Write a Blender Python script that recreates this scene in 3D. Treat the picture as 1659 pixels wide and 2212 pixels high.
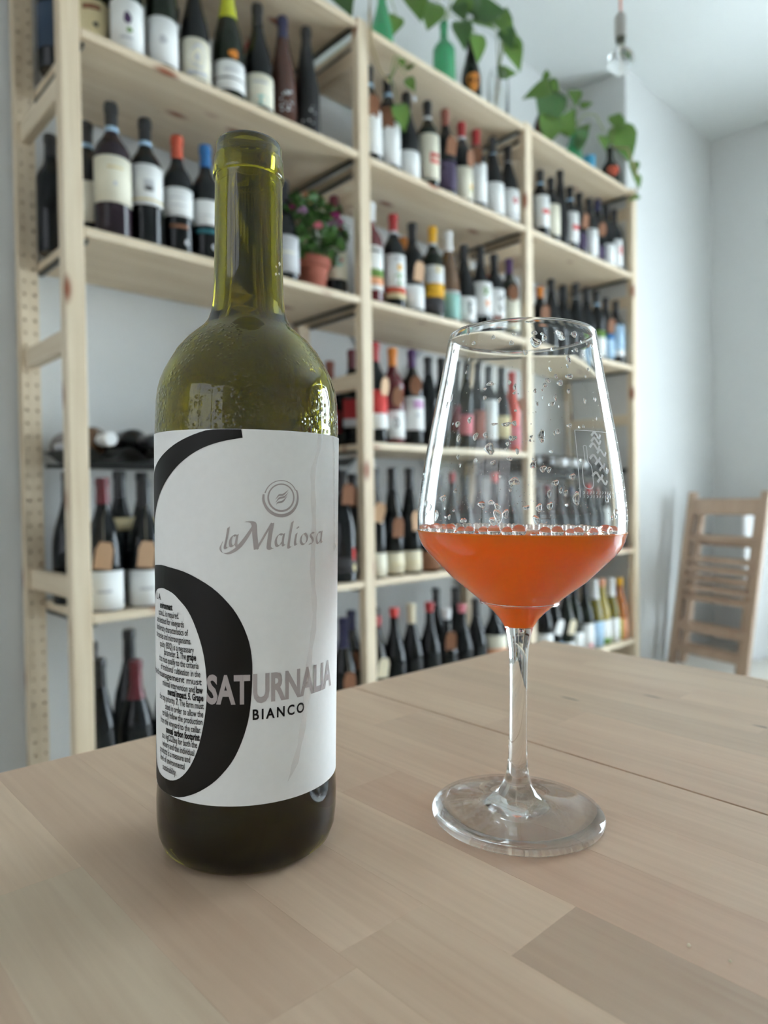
import bpy, bmesh, math, random
from mathutils import Vector, Matrix
R = math.radians
random.seed(7)
scene = bpy.context.scene
C = scene.collection
for o in list(bpy.data.objects):
    bpy.data.objects.remove(o)

# ------------------------------------------------------------------ camera, world, lights, exposure
EYE = 0.86                                   # eye height above the floor
YAW, PITCH, ROLL = R(46.56), R(1.091), R(-0.807)
fwd = Vector((math.cos(YAW)*math.cos(PITCH), math.sin(YAW)*math.cos(PITCH), -math.sin(PITCH)))
rgt = Vector((math.sin(YAW), -math.cos(YAW), 0)); upv = rgt.cross(fwd)
r2 = rgt*math.cos(ROLL) + upv*math.sin(ROLL); u2 = -rgt*math.sin(ROLL) + upv*math.cos(ROLL)
cam_data = bpy.data.cameras.new('camera')
cam = bpy.data.objects.new('camera', cam_data); C.objects.link(cam)
cam.matrix_world = Matrix(((r2.x, u2.x, -fwd.x, 0), (r2.y, u2.y, -fwd.y, 0), (r2.z, u2.z, -fwd.z, EYE), (0, 0, 0, 1)))
cam_data.sensor_fit = 'HORIZONTAL'; cam_data.sensor_width = 36.0
cam_data.lens = 36.0*1489.2/1659.0
cam_data.clip_start = 0.02; cam_data.clip_end = 60
cam_data.dof.use_dof = True; cam_data.dof.focus_distance = 0.285; cam_data.dof.aperture_fstop = 11.5
scene.camera = cam

world = bpy.data.worlds.new('world'); scene.world = world; world.use_nodes = True
wb = world.node_tree.nodes['Background']; wb.inputs[0].default_value = (0.75, 0.87, 1.0, 1); wb.inputs[1].default_value = 1.0

def area(name, loc, rot, sx, sy, watts, col):
    l = bpy.data.lights.new(name, 'AREA'); l.shape = 'RECTANGLE'; l.size = sx; l.size_y = sy; l.energy = watts; l.color = col
    o = bpy.data.objects.new(name, l); C.objects.link(o); o.location = loc; o.rotation_euler = rot
    return o
ROOM_X0, ROOM_X1, ROOM_Y0, ROOM_Y1, CEIL = -3.0, 4.155, -3.6, 1.90, 2.89
area('daylight_right_window', (ROOM_X1+0.16, -0.40, 1.22), (0, R(90), 0), 2.2, 1.7, 136, (0.79, 0.915, 1.0))
area('fill_left_window', (ROOM_X0-0.16, 0.0, 1.45), (0, R(-90), 0), 2.0, 2.8, 12, (1.0, 0.92, 0.86))  # added fill light from the unseen left side

scene.view_settings.view_transform = 'Standard'; scene.view_settings.look = 'None'
scene.view_settings.exposure = 0.52; scene.view_settings.gamma = 1.0
scene.view_settings.use_curve_mapping = False
try:
    scene.cycles.max_bounces = 24; scene.cycles.transmission_bounces = 20; scene.cycles.glossy_bounces = 8
    scene.cycles.diffuse_bounces = 5; scene.cycles.transparent_max_bounces = 16
    scene.cycles.use_denoising = True; scene.cycles.sample_clamp_indirect = 14.0
except Exception:
    pass

# ------------------------------------------------------------------ materials
def lin(r, g, b):
    f = lambda v: (v/255/12.92) if v/255 <= 0.04045 else ((v/255+0.055)/1.055)**2.4
    return (f(r), f(g), f(b), 1.0)
MATS = {}
def setp(b, **k):
    for n, v in k.items():
        n = n.replace('_', ' ')
        if n in b.inputs: b.inputs[n].default_value = v
def mat(name, col, rough=0.5, **k):
    if name in MATS: return MATS[name]
    m = bpy.data.materials.new(name); m.use_nodes = True
    b = m.node_tree.nodes['Principled BSDF']
    b.inputs['Base Color'].default_value = col; b.inputs['Roughness'].default_value = rough
    setp(b, **k)
    MATS[name] = m; return m
def N(m, t): return m.node_tree.nodes.new(t)
def L(m, a, b): m.node_tree.links.new(a, b)
def paper(name, col, rough=0.75, amp=0.12, scale=600):
    """matt paper or paint with a little fibre in colour and relief"""
    if name in MATS: return MATS[name]
    m = mat(name, col, rough); b = m.node_tree.nodes['Principled BSDF']
    tc = N(m, 'ShaderNodeTexCoord'); nz = N(m, 'ShaderNodeTexNoise'); nz.inputs['Scale'].default_value = scale; nz.inputs['Detail'].default_value = 3
    L(m, tc.outputs['Object'], nz.inputs['Vector'])
    hs = N(m, 'ShaderNodeMix'); hs.data_type = 'RGBA'
    hs.inputs['A'].default_value = [c*(1-amp) for c in col[:3]]+[1]; hs.inputs['B'].default_value = [min(1, c*(1+amp)) for c in col[:3]]+[1]
    L(m, nz.outputs['Fac'], hs.inputs['Factor']); L(m, hs.outputs['Result'], b.inputs['Base Color'])
    bp = N(m, 'ShaderNodeBump'); bp.inputs['Strength'].default_value = 0.12; bp.inputs['Distance'].default_value = 0.0004
    L(m, nz.outputs['Fac'], bp.inputs['Height']); L(m, bp.outputs['Normal'], b.inputs['Normal'])
    return m
def wood(name, light, dark, knot, grain_axis, fine=90.0, rough=0.55, knots=True, use_tone=False, streak=None):
    m = mat(name, light, rough); nt = m.node_tree; b = nt.nodes['Principled BSDF']
    tc = N(m, 'ShaderNodeTexCoord'); oi = N(m, 'ShaderNodeObjectInfo')
    off = N(m, 'ShaderNodeVectorMath'); off.operation = 'MULTIPLY_ADD'
    off.inputs[0].default_value = (0, 0, 0); cmb = N(m, 'ShaderNodeCombineXYZ')
    mul = N(m, 'ShaderNodeMath'); mul.operation = 'MULTIPLY'; mul.inputs[1].default_value = 13.7
    L(m, oi.outputs['Random'], mul.inputs[0])
    for i in range(3): L(m, mul.outputs[0], cmb.inputs[i])
    add = N(m, 'ShaderNodeVectorMath'); add.operation = 'ADD'
    L(m, tc.outputs['Object'], add.inputs[0]); L(m, cmb.outputs[0], add.inputs[1])
    mp = N(m, 'ShaderNodeMapping'); s = [fine, fine, fine]; s['xyz'.index(grain_axis)] = fine*0.045
    mp.inputs['Scale'].default_value = s; L(m, add.outputs[0], mp.inputs['Vector'])
    n1 = N(m, 'ShaderNodeTexNoise'); n1.inputs['Scale'].default_value = 1.0; n1.inputs['Detail'].default_value = 5; n1.inputs['Distortion'].default_value = 0.4
    L(m, mp.outputs[0], n1.inputs['Vector'])
    mp2 = N(m, 'ShaderNodeMapping'); s2 = [fine*0.16]*3; s2['xyz'.index(grain_axis)] = fine*0.02
    mp2.inputs['Scale'].default_value = s2; L(m, add.outputs[0], mp2.inputs['Vector'])
    n2 = N(m, 'ShaderNodeTexNoise'); n2.inputs['Scale'].default_value = 1.0; n2.inputs['Detail'].default_value = 2
    L(m, mp2.outputs[0], n2.inputs['Vector'])
    mx = N(m, 'ShaderNodeMath'); mx.operation = 'MULTIPLY_ADD'; mx.inputs[1].default_value = 0.45
    sc = N(m, 'ShaderNodeMath'); sc.operation = 'MULTIPLY'; sc.inputs[1].default_value = 0.55
    L(m, n2.outputs['Fac'], sc.inputs[0]); L(m, n1.outputs['Fac'], mx.inputs[0]); L(m, sc.outputs[0], mx.inputs[2])
    rp = N(m, 'ShaderNodeValToRGB'); rp.color_ramp.elements[0].position = 0.32; rp.color_ramp.elements[0].color = dark
    rp.color_ramp.elements[1].position = 0.62; rp.color_ramp.elements[1].color = light
    L(m, mx.outputs[0], rp.inputs['Fac']); out = rp.outputs['Color']
    if streak:                                     # short dark pores along the grain
        mp4 = N(m, 'ShaderNodeMapping'); s4 = [330]*3; s4['xyz'.index(grain_axis)] = 55
        mp4.inputs['Scale'].default_value = s4; L(m, add.outputs[0], mp4.inputs['Vector'])
        v4 = N(m, 'ShaderNodeTexVoronoi'); v4.inputs['Scale'].default_value = 0.22; L(m, mp4.outputs[0], v4.inputs['Vector'])
        r4 = N(m, 'ShaderNodeValToRGB'); r4.color_ramp.elements[0].position = 0.07; r4.color_ramp.elements[0].color = (1, 1, 1, 1)
        r4.color_ramp.elements[1].position = 0.12; r4.color_ramp.elements[1].color = (0, 0, 0, 1)
        L(m, v4.outputs['Distance'], r4.inputs['Fac'])
        sel = N(m, 'ShaderNodeMath'); sel.operation = 'GREATER_THAN'; sel.inputs[1].default_value = 0.86
        sep = N(m, 'ShaderNodeSeparateColor'); L(m, v4.outputs['Color'], sep.inputs[0]); L(m, sep.outputs[0], sel.inputs[0])
        mm = N(m, 'ShaderNodeMath'); mm.operation = 'MULTIPLY'; L(m, r4.outputs['Color'], mm.inputs[0]); L(m, sel.outputs[0], mm.inputs[1])
        m4 = N(m, 'ShaderNodeMix'); m4.data_type = 'RGBA'; m4.inputs['B'].default_value = streak
        L(m, mm.outputs[0], m4.inputs['Factor']); L(m, out, m4.inputs['A']); out = m4.outputs['Result']
    if knots:
        mp3 = N(m, 'ShaderNodeMapping'); s3 = [11, 11, 11]; s3['xyz'.index(grain_axis)] = 4.5
        mp3.inputs['Scale'].default_value = s3; L(m, add.outputs[0], mp3.inputs['Vector'])
        v = N(m, 'ShaderNodeTexVoronoi'); v.inputs['Scale'].default_value = 1.0; L(m, mp3.outputs[0], v.inputs['Vector'])
        r3 = N(m, 'ShaderNodeValToRGB'); r3.color_ramp.elements[0].position = 0.09; r3.color_ramp.elements[0].color = (1, 1, 1, 1)
        r3.color_ramp.elements[1].position = 0.19; r3.color_ramp.elements[1].color = (0, 0, 0, 1)
        L(m, v.outputs['Distance'], r3.inputs['Fac'])
        m3 = N(m, 'ShaderNodeMix'); m3.data_type = 'RGBA'; m3.inputs['B'].default_value = knot
        L(m, r3.outputs['Color'], m3.inputs['Factor']); L(m, out, m3.inputs['A']); out = m3.outputs['Result']
    if use_tone:
        m5 = N(m, 'ShaderNodeMix'); m5.data_type = 'RGBA'; m5.blend_type = 'MULTIPLY'; m5.inputs['Factor'].default_value = 1.0
        L(m, out, m5.inputs['A']); L(m, oi.outputs['Color'], m5.inputs['B']); out = m5.outputs['Result']
    L(m, out, b.inputs['Base Color'])
    bp = N(m, 'ShaderNodeBump'); bp.inputs['Strength'].default_value = 0.08; bp.inputs['Distance'].default_value = 0.0006
    L(m, n1.outputs['Fac'], bp.inputs['Height']); L(m, bp.outputs['Normal'], b.inputs['Normal'])
    return m
PINE_L, PINE_D, KNOT = lin(226, 209, 183), lin(206, 184, 153), lin(140, 78, 48)
M_post = wood('pine_upright', PINE_L, PINE_D, KNOT, 'z')
M_shelf = wood('pine_board', PINE_L, PINE_D, KNOT, 'x')
M_rung = wood('pine_rung', PINE_L, PINE_D, KNOT, 'y', knots=False)
M_table = wood('birch_stave', lin(216, 190, 163), lin(200, 171, 145), lin(120, 84, 66), 'y', fine=260, rough=0.42, knots=False, use_tone=True, streak=lin(120, 96, 78))
M_table_leg = wood('birch_leg', lin(216, 190, 163), lin(200, 171, 145), KNOT, 'z', knots=False)
M_chair = wood('beech_chair', lin(190, 164, 142), lin(172, 146, 124), KNOT, 'z', knots=False)
M_wall = paper('wall_paint', (0.66, 0.665, 0.655, 1), 0.85, 0.015, 35)
M_ceil = paper('ceiling_paint', (0.68, 0.70, 0.69, 1), 0.9, 0.01, 30)
M_floor = paper('pale_floor', lin(205, 200, 190), 0.3, 0.05, 8)
M_white = paper('white_lacquer', (0.82, 0.83, 0.84, 1), 0.35, 0.01, 40)
M_steel = mat('dark_steel', lin(70, 70, 66), 0.4, Metallic=0.7)
M_black_metal = mat('black_metal', lin(32, 32, 31), 0.45, Metallic=0.3)
M_hole = mat('hole_inside', lin(120, 92, 66), 0.9)
def glassy(name, col, rough=0.0, ior=1.5, **k):
    return mat(name, col, rough, IOR=ior, Transmission_Weight=1.0, **k)
M_clear = glassy('clear_glass', (0.985, 0.995, 0.99, 1), 0.0, 1.45)
M_pane = glassy('window_glass', (0.98, 1, 1, 1), 0.0, 1.05)
M_bulb = glassy('bulb_glass', (0.98, 0.98, 0.98, 1), 0.0, 1.12)

GLASS = {'k': mat('black_glass', (0.005, 0.006, 0.007, 1), 0.08, Specular_IOR_Level=0.3), 'g': mat('green_glass', (0.012, 0.10, 0.035, 1), 0.08, Transmission_Weight=0.35),
         'b': mat('brown_glass', lin(74, 44, 34), 0.1), 'r': mat('rose_glass', lin(96, 34, 38), 0.1),
         'd': mat('dark_green_glass', (0.010, 0.015, 0.008, 1), 0.08, Specular_IOR_Level=0.3), 'o': mat('olive_glass', lin(116, 104, 34), 0.1),
         'p': mat('pink_glass', lin(216, 84, 72), 0.12), 'a': mat('amber_glass', lin(104, 78, 56), 0.12), 'y': mat('straw_glass', lin(168, 150, 70), 0.1),
         't': mat('orange_wine_glass', lin(176, 104, 44), 0.1), 'v': mat('vase_green', (0.10, 0.55, 0.25, 1), 0.05, Transmission_Weight=0.6),
         'x': mat('dull_black_glass', (0.010, 0.010, 0.011, 1), 0.35, Specular_IOR_Level=0.3), 'u': mat('plum_glass', lin(40, 28, 36), 0.1, Specular_IOR_Level=0.3)}
COL = {'k': lin(28, 28, 30), 'red': lin(168, 40, 42), 'rust': lin(196, 84, 58), 'blue': lin(34, 104, 164), 'navy': lin(34, 34, 72),
       'white': lin(232, 232, 232), 'yellow': lin(226, 170, 34), 'lime': lin(186, 190, 40), 'orange': lin(214, 130, 44), 'copper': lin(140, 78, 62),
       'purple': lin(74, 40, 92), 'burg': lin(98, 28, 38), 'cream': lin(226, 214, 186), 'pink': lin(214, 120, 130), 'mint': lin(150, 196, 186),
       'paper': lin(238, 238, 236), 'ivory': lin(232, 226, 206), 'straw': lin(222, 206, 162), 'grey': lin(198, 198, 200), 'dkblue': lin(44, 62, 84),
       'kraft': lin(206, 168, 134), 'brown': lin(138, 92, 64), 'ltblue': lin(170, 200, 224), 'green': lin(104, 140, 60), 'violet': lin(70, 56, 84),
       'lilac': lin(206, 158, 200), 'salmon': lin(226, 160, 120), 'charcoal': lin(58, 56, 58), 'scarlet': lin(206, 60, 56), 'teal': lin(40, 110, 120)}
def cap_mat(c): return mat('foil_'+c, COL[c], 0.35 if c != 'k' else 0.3)
def lab_mat(c): return paper('label_'+c, COL[c], 0.7, 0.03, 300)

# ------------------------------------------------------------------ mesh helpers
def newobj(name, me, material=None, parent=None, loc=None, rot=None):
    o = bpy.data.objects.new(name, me); C.objects.link(o)
    if parent is not None: o.parent = parent
    if loc is not None: o.location = loc
    if rot is not None: o.rotation_euler = rot
    if material is not None:
        if len(me.materials) == 0: me.materials.append(material)
        if me.materials[0] is not material:
            o.material_slots[0].link = 'OBJECT'; o.material_slots[0].material = material
    return o
def mesh(name, v, f, smooth=False):
    me = bpy.data.meshes.new(name); me.from_pydata(v, [], f); me.update()
    if smooth:
        for p in me.polygons: p.use_smooth = True
    return me
BOX = {}
def box(x0, x1, y0, y1, z0, z1, bev=0.0, name='box'):
    key = tuple(round(t, 5) for t in (x0, x1, y0, y1, z0, z1, bev))
    if key in BOX: return BOX[key]
    bm = bmesh.new()
    vs = [bm.verts.new((x, y, z)) for x in (x0, x1) for y in (y0, y1) for z in (z0, z1)]
    for q in ((0, 1, 3, 2), (4, 6, 7, 5), (0, 4, 5, 1), (2, 3, 7, 6), (0, 2, 6, 4), (1, 5, 7, 3)): bm.faces.new([vs[i] for i in q])
    bmesh.ops.recalc_face_normals(bm, faces=bm.faces)
    if bev > 0: bmesh.ops.bevel(bm, geom=list(bm.edges), offset=bev, segments=1, affect='EDGES')
    me = bpy.data.meshes.new(name); bm.to_mesh(me); bm.free(); BOX[key] = me
    return me
def joined(name, boxes):
    bm = bmesh.new()
    for (x0, x1, y0, y1, z0, z1) in boxes:
        vs = [bm.verts.new((x, y, z)) for x in (x0, x1) for y in (y0, y1) for z in (z0, z1)]
        for q in ((0, 1, 3, 2), (4, 6, 7, 5), (0, 4, 5, 1), (2, 3, 7, 6), (0, 2, 6, 4), (1, 5, 7, 3)): bm.faces.new([vs[i] for i in q])
    bmesh.ops.recalc_face_normals(bm, faces=bm.faces)
    me = bpy.data.meshes.new(name); bm.to_mesh(me); bm.free(); return me
def lathe(name, prof, seg=24, closed=False, smooth=True, sharp=40):
    v, f, rings = [], [], []
    for (r, z) in prof:
        if r < 1e-6: rings.append([len(v)]); v.append((0, 0, z))
        else:
            rings.append(list(range(len(v), len(v)+seg)))
            v += [(r*math.cos(2*math.pi*i/seg), r*math.sin(2*math.pi*i/seg), z) for i in range(seg)]
    pairs = list(zip(rings, rings[1:])) + ([(rings[-1], rings[0])] if closed else [])
    for a, b in pairs:
        if len(a) == 1 and len(b) == 1: continue
        for i in range(seg):
            j = (i+1) % seg
            if len(a) == 1: f.append((a[0], b[j], b[i]))
            elif len(b) == 1: f.append((a[i], a[j], b[0]))
            else: f.append((a[i], a[j], b[j], b[i]))
    me = mesh(name, v, f, smooth)
    bm = bmesh.new(); bm.from_mesh(me); bmesh.ops.recalc_face_normals(bm, faces=bm.faces)
    for e in bm.edges:
        if len(e.link_faces) == 2 and e.calc_face_angle(0) > R(sharp): e.smooth = False
    bm.to_mesh(me); bm.free()
    return me
def tube(name, pts, rad, seg=6, taper=None):
    pts = [Vector(p) for p in pts]; v, f = [], []
    n = len(pts)
    for i, p in enumerate(pts):
        t = (pts[min(i+1, n-1)] - pts[max(i-1, 0)]).normalized()
        a = t.cross(Vector((0.3, 0.2, 1))); a = a.normalized() if a.length > 1e-4 else Vector((1, 0, 0)); b = t.cross(a).normalized()
        rr = rad if taper is None else rad + (taper-rad)*i/(n-1)
        for k in range(seg):
            an = 2*math.pi*k/seg; v.append(tuple(p + a*rr*math.cos(an) + b*rr*math.sin(an)))
    for i in range(n-1):
        for k in range(seg):
            f.append((i*seg+k, i*seg+(k+1) % seg, (i+1)*seg+(k+1) % seg, (i+1)*seg+k))
    f.append(tuple(range(seg-1, -1, -1))); f.append(tuple((n-1)*seg+k for k in range(seg)))
    return mesh(name, v, f, True)
def arc(name, r, a0, a1, z0, z1, seg=14, thick=0.00012, rtop=None):
    """thin curved sheet on a cylinder about z, angles in degrees"""
    rt = r if rtop is None else rtop
    v, f = [], []
    for i in range(seg+1):
        a = R(a0+(a1-a0)*i/seg); c, s = math.cos(a), math.sin(a)
        v += [(r*c, r*s, z0), (rt*c, rt*s, z1), ((r-thick)*c, (r-thick)*s, z0), ((rt-thick)*c, (rt-thick)*s, z1)]
    for i in range(seg):
        b = 4*i; f += [(b, b+4, b+5, b+1), (b+2, b+3, b+7, b+6), (b, b+2, b+6, b+4), (b+1, b+5, b+7, b+3)]
    f += [(0, 1, 3, 2), (4*seg, 4*seg+2, 4*seg+3, 4*seg+1)]
    return mesh(name, v, f, True)
def blob(name, r, a, z, wa, hz, seg=14):
    """flat printed spot on a cylinder: centre angle a (deg), half width wa (deg), half height hz"""
    v = [(r*math.cos(R(a)), r*math.sin(R(a)), z)]; f = []
    for i in range(seg):
        t = 2*math.pi*i/seg; k = 1+0.12*math.sin(3*t+a)
        an = R(a + wa*k*math.cos(t)); v.append((r*math.cos(an), r*math.sin(an), z+hz*k*math.sin(t)))
    for i in range(seg): f.append((0, 1+i, 1+(i+1) % seg))
    return mesh(name, v, f)
def empty(name, label, cat, loc=(0, 0, 0), rot=(0, 0, 0), group=None):
    o = bpy.data.objects.new(name, None); C.objects.link(o); o.location = loc; o.rotation_euler = rot
    o.empty_display_size = 0.05
    o['label'] = label; o['category'] = cat
    if group: o['group'] = group
    return o
def tag(o, label, cat, group=None):
    o['label'] = label; o['category'] = cat
    if group: o['group'] = group
    return o
def struct(name, me, m, label=None, parent=None):
    o = newobj(name, me, m, parent); o['kind'] = 'structure'
    if label: o['label'] = label
    return o

# ------------------------------------------------------------------ the room
W = 0.12
struct('floor', box(ROOM_X0-W, ROOM_X1+W, ROOM_Y0-W, ROOM_Y1+W, -0.1, 0), M_floor, 'pale floor under the table and shelving')
struct('ceiling', box(ROOM_X0-W, ROOM_X1+W, ROOM_Y0-W, ROOM_Y1+W, CEIL, CEIL+0.1), M_ceil, 'white ceiling above the shelving')
struct('wall_back', box(ROOM_X0-W, ROOM_X1+W, ROOM_Y1, ROOM_Y1+W, 0, CEIL), M_wall, 'white wall behind the wine shelving')
struct('wall_pier', box(3.136, ROOM_X1, 1.60, ROOM_Y1, 0, CEIL), M_wall, 'white wall pier to the right of the shelving')
VY0, VY1, VZ0, VZ1 = -1.4, 1.4, 0.45, 2.45            # opening in the left wall for the added fill window
struct('wall_left', joined('wall_left', [(ROOM_X0-W, ROOM_X0, VY1, ROOM_Y1, 0, CEIL), (ROOM_X0-W, ROOM_X0, ROOM_Y0-W, VY0, 0, CEIL),
       (ROOM_X0-W, ROOM_X0, VY0, VY1, VZ1, CEIL), (ROOM_X0-W, ROOM_X0, VY0, VY1, 0, VZ0)]), M_wall, 'white wall on the left, out of view')
WY0, WY1, WZ0, WZ1 = -1.30, 0.50, 0.06, 2.35          # opening in the right wall
struct('wall_right', joined('wall_right', [(ROOM_X1, ROOM_X1+W, WY1, ROOM_Y1, 0, CEIL), (ROOM_X1, ROOM_X1+W, ROOM_Y0-W, WY0, 0, CEIL),
       (ROOM_X1, ROOM_X1+W, WY0, WY1, WZ1, CEIL), (ROOM_X1, ROOM_X1+W, WY0, WY1, 0, WZ0)]), M_wall, 'white end wall on the right')
struct('wall_front', box(ROOM_X0-W, ROOM_X1+W, ROOM_Y0-W, ROOM_Y0, 0, CEIL), M_wall, 'white wall opposite the shelving, out of view')
def window(name, fixed, axis, a0, a1, z0, z1, bars, label):
    fr = []
    def b(p0, p1, q0, q1):
        return (fixed-0.03, fixed+0.03, p0, p1, q0, q1) if axis == 'y' else (p0, p1, fixed-0.03, fixed+0.03, q0, q1)
    w = 0.06
    fr += [b(a0, a1, z0, z0+w), b(a0, a1, z1-w, z1), b(a0, a0+w, z0, z1), b(a1-w, a1, z0, z1)]
    for t in bars: fr.append(b(a0+(a1-a0)*t-w/2, a0+(a1-a0)*t+w/2, z0, z1))
    o = struct(name, joined(name, fr), M_white, label)
    pts = [a0+w]+[a0+(a1-a0)*t for t in bars]+[a1-w]
    for p0, p1 in zip(pts, pts[1:]):
        bb = (fixed-0.003, fixed+0.003, p0+0.02, p1-0.02, z0+w, z1-w) if axis == 'y' else (p0+0.02, p1-0.02, fixed-0.003, fixed+0.003, z0+w, z1-w)
        newobj('pane', box(*bb), M_pane, o)
window('window_1', ROOM_X1+0.06, 'y', WY0, WY1, WZ0, WZ1, (0.5,), 'tall white French window in the right wall')
window('fill_window', ROOM_X0-0.06, 'y', VY0, VY1, VZ0, VZ1, (0.33, 0.67), 'unseen wide window added in the left wall for fill light')  # out of view, put in to carry the fill light

# ------------------------------------------------------------------ shelving: four side units and their boards
RX, RY, PITCHX, PW, DEPTH = 0.5291, 1.5414, 0.85, 0.044, 0.345
SZ = {'T': 1.4195+EYE, '2': 1.0341+EYE, '3': 0.6049+EYE, '4': 0.1728+EYE, '5': -0.247+EYE, '6': -0.6743+EYE}
TOPZ = SZ['T']+0.012
PD = 0.032
def holed_post():
    """rear upright: two rows of peg holes drilled in the face that looks to the room"""
    v, f = [], []
    def V(*p): v.append(p); return len(v)-1
    y0, y1 = DEPTH-PD, DEPTH
    pit, rad, dep, sg = 0.032, 0.0042, 0.012, 8
    n = int((TOPZ-0.03)/pit); z0 = 0.02
    for col in range(2):
        xa, xb = col*PW/2, (col+1)*PW/2; cx = 0.010 if col == 0 else PW-0.010
        for k in range(n):
            za, zb = z0+k*pit, z0+(k+1)*pit; cz = (za+zb)/2
            out = []
            for i in range(sg):
                a = 2*math.pi*(i+0.5)/sg; c, s = math.cos(a), math.sin(a)
                ex = xb if c > 0.5 else xa if c < -0.5 else (cx + (xb-cx)*0.4 if c > 0 else cx-(cx-xa)*0.4)
                ez = zb if s > 0.5 else za if s < -0.5 else (cz+0.006 if s > 0 else cz-0.006)
                out.append(V(ex, y0, ez))
            # corners of the cell
            inn = [V(cx+rad*math.cos(2*math.pi*(i+.5)/sg), y0, cz+rad*math.sin(2*math.pi*(i+.5)/sg)) for i in range(sg)]
            bot = [V(cx+rad*math.cos(2*math.pi*(i+.5)/sg), y0+dep, cz+rad*math.sin(2*math.pi*(i+.5)/sg)) for i in range(sg)]
            cor = {0: V(xb, y0, zb), 2: V(xa, y0, zb), 4: V(xa, y0, za), 6: V(xb, y0, za)}
            for i in range(sg):
                j = (i+1) % sg
                f.append((out[i], out[j], inn[j], inn[i])); f.append((inn[i], inn[j], bot[j], bot[i]))
                if i in (0, 2, 4, 6): f.append((out[i], cor[i], out[j]))
            f.append(tuple(bot))
    zt = z0+n*pit
    def quad(a, b, c, d): f.append((V(*a), V(*b), V(*c), V(*d)))
    quad((0, y0, 0), (PW, y0, 0), (PW, y0, z0), (0, y0, z0)); quad((0, y0, zt), (PW, y0, zt), (PW, y0, TOPZ), (0, y0, TOPZ))
    quad((0, y0, 0), (0, y1, 0), (0, y1, TOPZ), (0, y0, TOPZ)); quad((PW, y0, 0), (PW, y1, 0), (PW, y1, TOPZ), (PW, y0, TOPZ))
    quad((0, y1, 0), (PW, y1, 0), (PW, y1, TOPZ), (0, y1, TOPZ)); quad((0, y0, TOPZ), (PW, y0, TOPZ), (PW, y1, TOPZ), (0, y1, TOPZ))
    return mesh('rear_post', v, f)
ME_BACK = holed_post()
ME_FRONT = box(0, PW, 0, PD, 0, TOPZ, 0.003, 'front_post')
ME_RUNG = box(0.010, PW-0.010, PD-0.004, DEPTH-PD+0.004, -0.024, 0.024, 0.002, 'rung')
PLACE4 = ['at the left end of the shelving', 'between the left and middle bays', 'between the middle and right bays', 'at the right end of the shelving']
for k in range(4):
    u = empty('shelf_side_unit', 'pine ladder-like upright ' + PLACE4[k], 'shelving', (RX+PITCHX*k, RY, 0), group='pine shelving uprights')
    newobj('front_post', ME_FRONT, M_post, u); newobj('rear_post', ME_BACK, M_post, u)
    for z in (2.19, 1.775, 1.22, 0.672, 0.12): newobj('rung', ME_RUNG, M_rung, u, (0, 0, z))
BAYN = {'L': 'left', 'M': 'middle', 'R': 'right'}; BAYI = {'L': 0, 'M': 1, 'R': 2}
SHN = {'T': 'top', '2': 'second', '3': 'third', '4': 'fourth', '5': 'fifth', '6': 'bottom'}
TH = 0.020
ME_BOARD = box(PW+0.002, PITCHX-0.002, 0.002, DEPTH-0.004, -TH, 0, 0.0015, 'board')
ME_RAIL = box(0, 0.012, 0.02, DEPTH-0.02, -0.030, -TH-0.0005, 0.001, 'end_rail')
for lev in 'T23456':
    for bay in 'LMR':
        if lev == '4' and bay != 'M': continue
        s = empty('shelf_board', f'pine shelf board, {SHN[lev]} level of the {BAYN[bay]} bay', 'shelf', (RX+PITCHX*BAYI[bay], RY, SZ[lev]), group='pine shelf boards')
        newobj('board', ME_BOARD, M_shelf, s)
        newobj('end_rail', ME_RAIL, M_steel, s, (PW+0.004, 0, 0)); newobj('end_rail', ME_RAIL, M_steel, s, (PITCHX-0.016, 0, 0))
# crossed steel brace on the back of the left bay
br = empty('cross_brace', 'thin crossed steel brace at the back of the middle bay', 'brace', (RX+PITCHX, RY+DEPTH+0.002, 0))
for a, b in (((0.02, 0, 0.7), (0.87, 0, 1.75)), ((0.02, 0.004, 1.75), (0.87, 0.004, 0.7))):
    newobj('strap', tube('strap', [a, b], 0.004, 6), mat('grey_steel', lin(170, 176, 180), 0.4, Metallic=0.5), br)

# metal racks with waves for lying bottles (left and right bay)
def wavy(bay):
    v, f = [], []
    x0, x1 = PW+0.003, PITCHX-0.003; n = 120; p = 0.101
    for i in range(n+1):
        x = x0+(x1-x0)*i/n; z = 0.014*math.cos(2*math.pi*(x-x0)/p)
        for y in (0.03, DEPTH-0.03):
            v += [(x, y, z), (x, y, z-0.002)]
    for i in range(n):
        b = 4*i; f += [(b, b+4, b+6, b+2), (b+1, b+3, b+7, b+5), (b, b+1, b+5, b+4), (b+2, b+6, b+7, b+3)]
    f += [(0, 2, 3, 1), (4*n, 4*n+1, 4*n+3, 4*n+2)]
    me = mesh('wavy_sheet', v, f, True)
    r = empty('bottle_rack', f'black wavy metal rack for lying bottles in the {BAYN[bay]} bay', 'rack', (RX+PITCHX*BAYI[bay], RY, SZ['4']-0.058))
    newobj('wavy_sheet', me, M_black_metal, r)
    for y in (0.11, DEPTH-0.06): newobj('support_bar', box(PW+.001, PITCHX-.001, y, y+0.008, -0.026, -0.0165), M_black_metal, r)
    return r
wavy('L'); wavy('R')

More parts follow.
